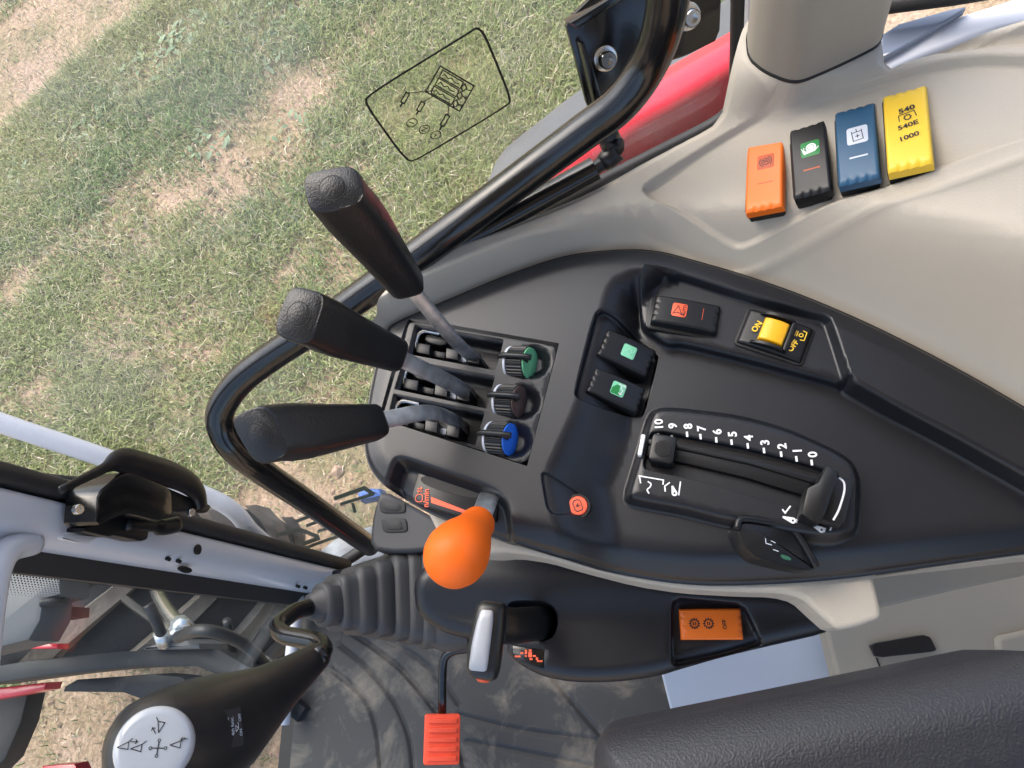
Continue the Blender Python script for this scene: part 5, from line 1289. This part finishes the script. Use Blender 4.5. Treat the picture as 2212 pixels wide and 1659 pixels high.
for lb, pts, r in (('black hydraulic hose arching over the loader frame to the cab', [(385, 1376, .08), (430, 1362, .14), (480, 1370, .12), (540, 1400, .04), (575, 1440, -.1)], .011),
                   ('grey steel hydraulic pipe pair running past the front tyre', [(330, 1250, -.1), (345, 1290, -.05), (370, 1330, 0), (400, 1360, .04)], .014),
                   ('pale steel pipe slanting from the coupler across the tyre', [(230, 1262, -.2), (290, 1310, -.1), (345, 1348, 0), (385, 1378, .05)], .010),
                   ('ribbed black hose rising from the coupler block', [(320, 1306, .12), (332, 1330, .11), (345, 1360, .09), (355, 1390, .06)], .010),
                   ('thin black cable looping beside the grey box', [(86, 1302, .2), (130, 1295, .18), (180, 1270, .1), (235, 1240, 0)], .007),
                   ('thin dark rod standing below the arched hose', [(490, 1340, .05), (500, 1390, 0), (515, 1440, -.1), (520, 1470, -.15)], .008)):
    t = thing('hydraulic_hose', lb, 'hose', T(*at(*pts[0])), HG)
    pp_ = catmull([at(*p) for p in pts], 6); v, f = tube_vf(pp_, r, n=12); mesh('hose_line', v, f, M_STEEL if 'steel' in lb else M_HOSE, t, world=True)
    v, f = tube_vf([pp_[-1] - nrm(pp_[-1] - pp_[-4]) * .03, pp_[-1]], r * 1.35, n=8); mesh('ferrule', v, f, M_ZINC, t, world=True, sharp=30)
cp = thing('wiring_connector', 'small black wiring connector outside near the pillar', 'connector', T(*at(90, 1035, .5)))
obeam(cp, 'connector_body', [(36, 1030), (44, 1016), (62, 1020), (60, 1046), (38, 1044)], .50, .03, M_BLACK2, bev=.003)
v, f = tube_vf(catmull([at(62, 1024, .49), at(110, 1028, .47), at(170, 1034, .44)], 5), .003, n=8); mesh('connector_wire', v, f, M_HOSE, cp, world=True)
obeam(cp, 'valve_block', [(64, 1030), (170, 1038), (160, 1060), (64, 1050)], .46, .04, M_GREYBOX, bev=.004)
bb = thing('blue_canister', 'bright blue canister lying outside below the side window', 'canister', T(*at(785, 1080, -.6)))
obeam(bb, 'canister_body', [(768, 1064), (778, 1058), (794, 1053), (820, 1054), (826, 1072), (776, 1082)], -.6, .05, mat('blue_plastic_drum', (.03, .12, .42), .5), bev=.015)
st = tpart('window_reflection', T(*at(720, 1190, -.4)), 'pale grey plate standing in for a reflection in the side window')
obeam(st, 'reflection_plate', [(690, 1190), (720, 1166), (780, 1140), (830, 1130), (830, 1200), (740, 1230)], -.45, .03, mat('pale_reflection_tone', (.16, .18, .2), .5, metal=.3, var=.6, vscale=14), bev=.006)  # added plate, its pale colour stands in for a reflection in the glass
bd = tpart('chassis', T(-.3, .3, -.4))
o = box('chassis_block', (0, 0, 0), (.74, .6, .5), M_DARK, bd, bev=.02)

# ================================================================== GROUND
def vnoise(X, Y, sc, seed):
    r = np.random.default_rng(seed); T_ = r.random((64, 64)); x = X * sc; y = Y * sc
    xi, yi = np.floor(x).astype(int), np.floor(y).astype(int); fx, fy = x - xi, y - yi; fx = fx * fx * (3 - 2 * fx); fy = fy * fy * (3 - 2 * fy)
    g = lambda i, j: T_[(xi + i) % 64, (yi + j) % 64]
    return (g(0, 0) * (1 - fx) + g(1, 0) * fx) * (1 - fy) + (g(0, 1) * (1 - fx) + g(1, 1) * fx) * fy
def fbm(X, Y, sc, seed): return .5 * vnoise(X, Y, sc, seed) + .3 * vnoise(X, Y, sc * 2.1, seed + 1) + .2 * vnoise(X, Y, sc * 4.3, seed + 2)
gm = bpy.data.materials.new('dry_soil_and_thatch'); gm.use_nodes = True; N = gm.node_tree.nodes; L = gm.node_tree.links; b = N['Principled BSDF']; b.inputs['Roughness'].default_value = .95
tc = N.new('ShaderNodeTexCoord')
def nz(sc, det=6, ro=.6):
    n = N.new('ShaderNodeTexNoise'); n.inputs['Scale'].default_value = sc; n.inputs['Detail'].default_value = det; n.inputs['Roughness'].default_value = ro; L.new(tc.outputs['Object'], n.inputs['Vector']); return n.outputs['Fac']
r1 = N.new('ShaderNodeValToRGB'); L.new(nz(3.2, 8, .65), r1.inputs[0])
r1.color_ramp.elements[0].position = .34; r1.color_ramp.elements[0].color = (.24, .23, .11, 1); r1.color_ramp.elements[1].position = .62; r1.color_ramp.elements[1].color = (.54, .40, .30, 1)
e = r1.color_ramp.elements.new(.48); e.color = (.42, .32, .21, 1)
r2 = N.new('ShaderNodeValToRGB'); L.new(nz(70, 4, .7), r2.inputs[0]); r2.color_ramp.elements[0].position = .3; r2.color_ramp.elements[0].color = (.55, .5, .45, 1); r2.color_ramp.elements[1].position = .7; r2.color_ramp.elements[1].color = (1.35, 1.3, 1.25, 1)
mx = N.new('ShaderNodeMix'); mx.data_type = 'RGBA'; mx.blend_type = 'MULTIPLY'; mx.inputs[0].default_value = 1; L.new(r1.outputs[0], mx.inputs[6]); L.new(r2.outputs[0], mx.inputs[7]); L.new(mx.outputs[2], b.inputs['Base Color'])
bp = N.new('ShaderNodeBump'); bp.inputs['Strength'].default_value = .8; bp.inputs['Distance'].default_value = .02; L.new(nz(45, 6, .7), bp.inputs['Height']); L.new(bp.outputs[0], b.inputs['Normal'])
gd = mesh('ground', [(-400, -400, ZGND), (400, -400, ZGND), (400, 400, ZGND), (-400, 400, ZGND)], [(0, 1, 2, 3)], gm); tag(gd, 'dry soil field with thin grass around the tractor', 'ground', kind='structure')
# grass: single blades over the part of the field the windows look on
X = RNG.uniform(-1.6, 5.2, 1150000); Y = RNG.uniform(-1.2, 6.2, 1150000)
pr = proj(np.stack([X, Y, np.full_like(X, ZGND)], 1)); fwd = (np.stack([X, Y, np.full_like(X, ZGND)], 1) - CAM) @ RM[:, :] 
ok = (fwd[:, 2] > 0) & (pr[:, 0] > -420) & (pr[:, 0] < 1750) & (pr[:, 1] > -420) & (pr[:, 1] < 1900)
X, Y = X[ok], Y[ok]
u_ = X * .67 + Y * -.74; w_ = X * .74 + Y * .67                    # streaks run along the tractor's track
dens = .55 * fbm(u_ * .45, w_, 2.2, 3) + .45 * fbm(X, Y, 3.4, 11)
path = sm((w_ - 3.62) / .30) * (1 - sm((w_ - 4.22) / .12)); near = sm((1.5 - w_) / .35) * .24
dens += .16 * np.exp(-((w_ - 3.22) / .10) ** 2) * vnoise(u_, w_, 2.0, 77) * 1.6 - .05 * np.exp(-((w_ - 2.75) / .2) ** 2)
dens = dens - path * .6 - near
keep = RNG.random(len(X)) < np.clip((dens - .31) / .25, .10, 1)
X, Y, dens, path = X[keep], Y[keep], dens[keep], path[keep]
nB = len(X)
gn = fbm(X, Y, 1.7, 21); dry = RNG.random(nB)
Ln = RNG.uniform(.018, .060, nB) * (.6 + .8 * np.clip((dens - .3) / .3, 0, 1)); Wd = RNG.uniform(.0010, .0026, nB)
az = RNG.uniform(0, 2 * math.pi, nB); lean = RNG.uniform(.35, 1.25, nB)
dx, dy = np.cos(az), np.sin(az)
P0 = np.stack([X, Y, np.full(nB, ZGND)], 1); sd_ = np.stack([-dy, dx, np.zeros(nB)], 1) * Wd[:, None]
def along(t, cv):
    ll = lean * cv; return P0 + np.stack([dx * np.sin(ll), dy * np.sin(ll), np.cos(ll)], 1) * (Ln * t)[:, None]
P1 = along(.5, .7); P2 = along(1.0, 1.1); P2[:, 2] = np.maximum(P2[:, 2], ZGND + .004)
VV = np.empty((nB, 5, 3)); VV[:, 0] = P0 - sd_; VV[:, 1] = P0 + sd_; VV[:, 2] = P1 + sd_ * .8; VV[:, 3] = P1 - sd_ * .8; VV[:, 4] = P2
me = bpy.data.meshes.new('grass'); me.vertices.add(nB * 5); me.vertices.foreach_set('co', VV.reshape(-1).astype(np.float32))
base = np.arange(nB) * 5
loops = np.stack([base, base + 1, base + 2, base + 3, base + 3, base + 2, base + 4], 1).reshape(-1)
me.loops.add(nB * 7); me.loops.foreach_set('vertex_index', loops.astype(np.int32))
me.polygons.add(nB * 2); ls = np.stack([np.arange(nB) * 7, np.arange(nB) * 7 + 4], 1).reshape(-1); me.polygons.foreach_set('loop_start', ls.astype(np.int32))
me.update(calc_edges=True); me.validate()
pal = np.array([(.13, .205, .055), (.185, .27, .075), (.19, .255, .11), (.26, .30, .10), (.46, .40, .24), (.60, .52, .38)])
k = np.clip(gn * 2.6 - .35 + RNG.normal(0, .25, nB), 0, .999); idx = (k * 4).astype(int); isdry = dry < .20 + .38 * np.clip((.46 - dens) / .2, 0, 1); idx = np.where(isdry, 4 + (dry * 37 % 1 > .55), idx)
colr = pal[idx] * RNG.uniform(.8, 1.25, (nB, 1)); colr = np.repeat(np.concatenate([colr, np.ones((nB, 1))], 1), 5, 0)
at_ = me.color_attributes.new('blade_colour', 'FLOAT_COLOR', 'POINT'); at_.data.foreach_set('color', colr.reshape(-1).astype(np.float32))
gmat = bpy.data.materials.new('grass_blade'); gmat.use_nodes = True; N = gmat.node_tree.nodes; L = gmat.node_tree.links
an_ = N.new('ShaderNodeAttribute'); an_.attribute_name = 'blade_colour'; L.new(an_.outputs['Color'], N['Principled BSDF'].inputs['Base Color']); N['Principled BSDF'].inputs['Roughness'].default_value = .6
me.materials.append(gmat); go = link(bpy.data.objects.new('grass', me)); tag(go, 'patchy short green and dry grass covering the field', 'grass', kind='stuff')
# loose stones and soil crumbs near the tractor
nS = 5200; X = RNG.uniform(-1.2, 2.0, nS); Y = RNG.uniform(.3, 3.4, nS); ok = fbm(X, Y, 2.0, 55) > .44; X, Y = X[ok], Y[ok]
ico = np.array([(0, 0, 1), (.9, 0, .2), (.28, .85, .25), (-.72, .53, .2), (-.72, -.53, .15), (.28, -.85, .2), (0, 0, -.4)]); fi = [(0, 1, 2), (0, 2, 3), (0, 3, 4), (0, 4, 5), (0, 5, 1), (6, 2, 1), (6, 3, 2), (6, 4, 3), (6, 5, 4), (6, 1, 5)]
V = []; F = []
for x_, y_ in zip(X, Y):
    r = RNG.gamma(2.0, .0032) + .002; b0 = len(V); a = RNG.uniform(0, 6.28); c_, s_ = math.cos(a), math.sin(a); q_ = ico * RNG.uniform(.7, 1.3, (7, 1)) * r
    V += [(x_ + p[0] * c_ - p[1] * s_, y_ + p[0] * s_ + p[1] * c_, ZGND + .002 + p[2] * .6) for p in q_]; F += [(b0 + a_, b0 + b_, b0 + c__) for a_, b_, c__ in fi]
me = bpy.data.meshes.new('soil_crumbs'); me.from_pydata(V, [], F); me.materials.append(mat('pinkish_soil_crumb', (.33, .225, .16), .9, var=.5, vscale=25)); so = link(bpy.data.objects.new('soil_crumbs', me)); tag(so, 'loose pinkish soil crumbs and pebbles beside the tractor', 'soil', kind='stuff')
# broad-leaved weeds
M_WEED = mat('weed_leaf_green', (.12, .19, .085), .5, var=.25, vscale=14); 
def weed(px, py, n, r, label):
    n = int(n * 2.6)
    p = at(px, py, ZGND); t = thing('weed_plant', label, 'weed', T(*p), 'broad-leaved weeds in the field')
    for k in range(n):
        a = RNG.uniform(0, 6.28); L_ = r * RNG.uniform(.22, .55); w = L_ * RNG.uniform(.18, .30); tl = RNG.uniform(.15, .7); off = r * 1.3 * RNG.random() ** .6; ao = RNG.uniform(0, 6.28)
        V = []; 
        for u in (0, .25, .55, .8, 1.0):
            ww = w * math.sin(math.pi * (.08 + .9 * u)) ; zz = L_ * u * math.sin(tl) * (1 - .5 * u)
            for sgn in (-1, 0, 1): V.append((off * math.cos(ao) + L_ * u * math.cos(a) - sgn * ww * math.sin(a), off * math.sin(ao) + L_ * u * math.sin(a) + sgn * ww * math.cos(a), .012 + zz + (0 if sgn else -.15 * ww)))
        F = [(j * 3 + i, j * 3 + i + 1, j * 3 + i + 4, j * 3 + i + 3) for j in range(4) for i in range(2)]
        mesh('leaf', V, F, M_WEED, t)
WL = [(440, 315, 9, .10, 'bright green weed rosette beside the bare patch, left of the sticker'), (160, 280, 10, .10, 'leafy weed in the long green streak near the bare strip'), (215, 235, 10, .11, 'leafy weed in the green streak beneath the upper left corner'), (350, 130, 10, .12, 'leafy weed cluster in the green streak, upper middle'),
      (420, 90, 9, .12, 'leafy weed in the green streak below the picture top'), (505, 30, 11, .13, 'largest leafy weed at the top of the green streak'), (545, 75, 8, .11, 'leafy weed beside the largest weed at the top'), (10, 410, 9, .12, 'leafy weed at the left picture edge'), (630, 290, 7, .08, 'small weed left of the window sticker'), (590, 130, 7, .09, 'small weed above and left of the window sticker'), (300, 160, 8, .10, 'weed halfway along the upper green streak'), (650, 60, 7, .10, 'pale weed near the top, left of the rail bracket')]
for wv in WL: weed(*wv)
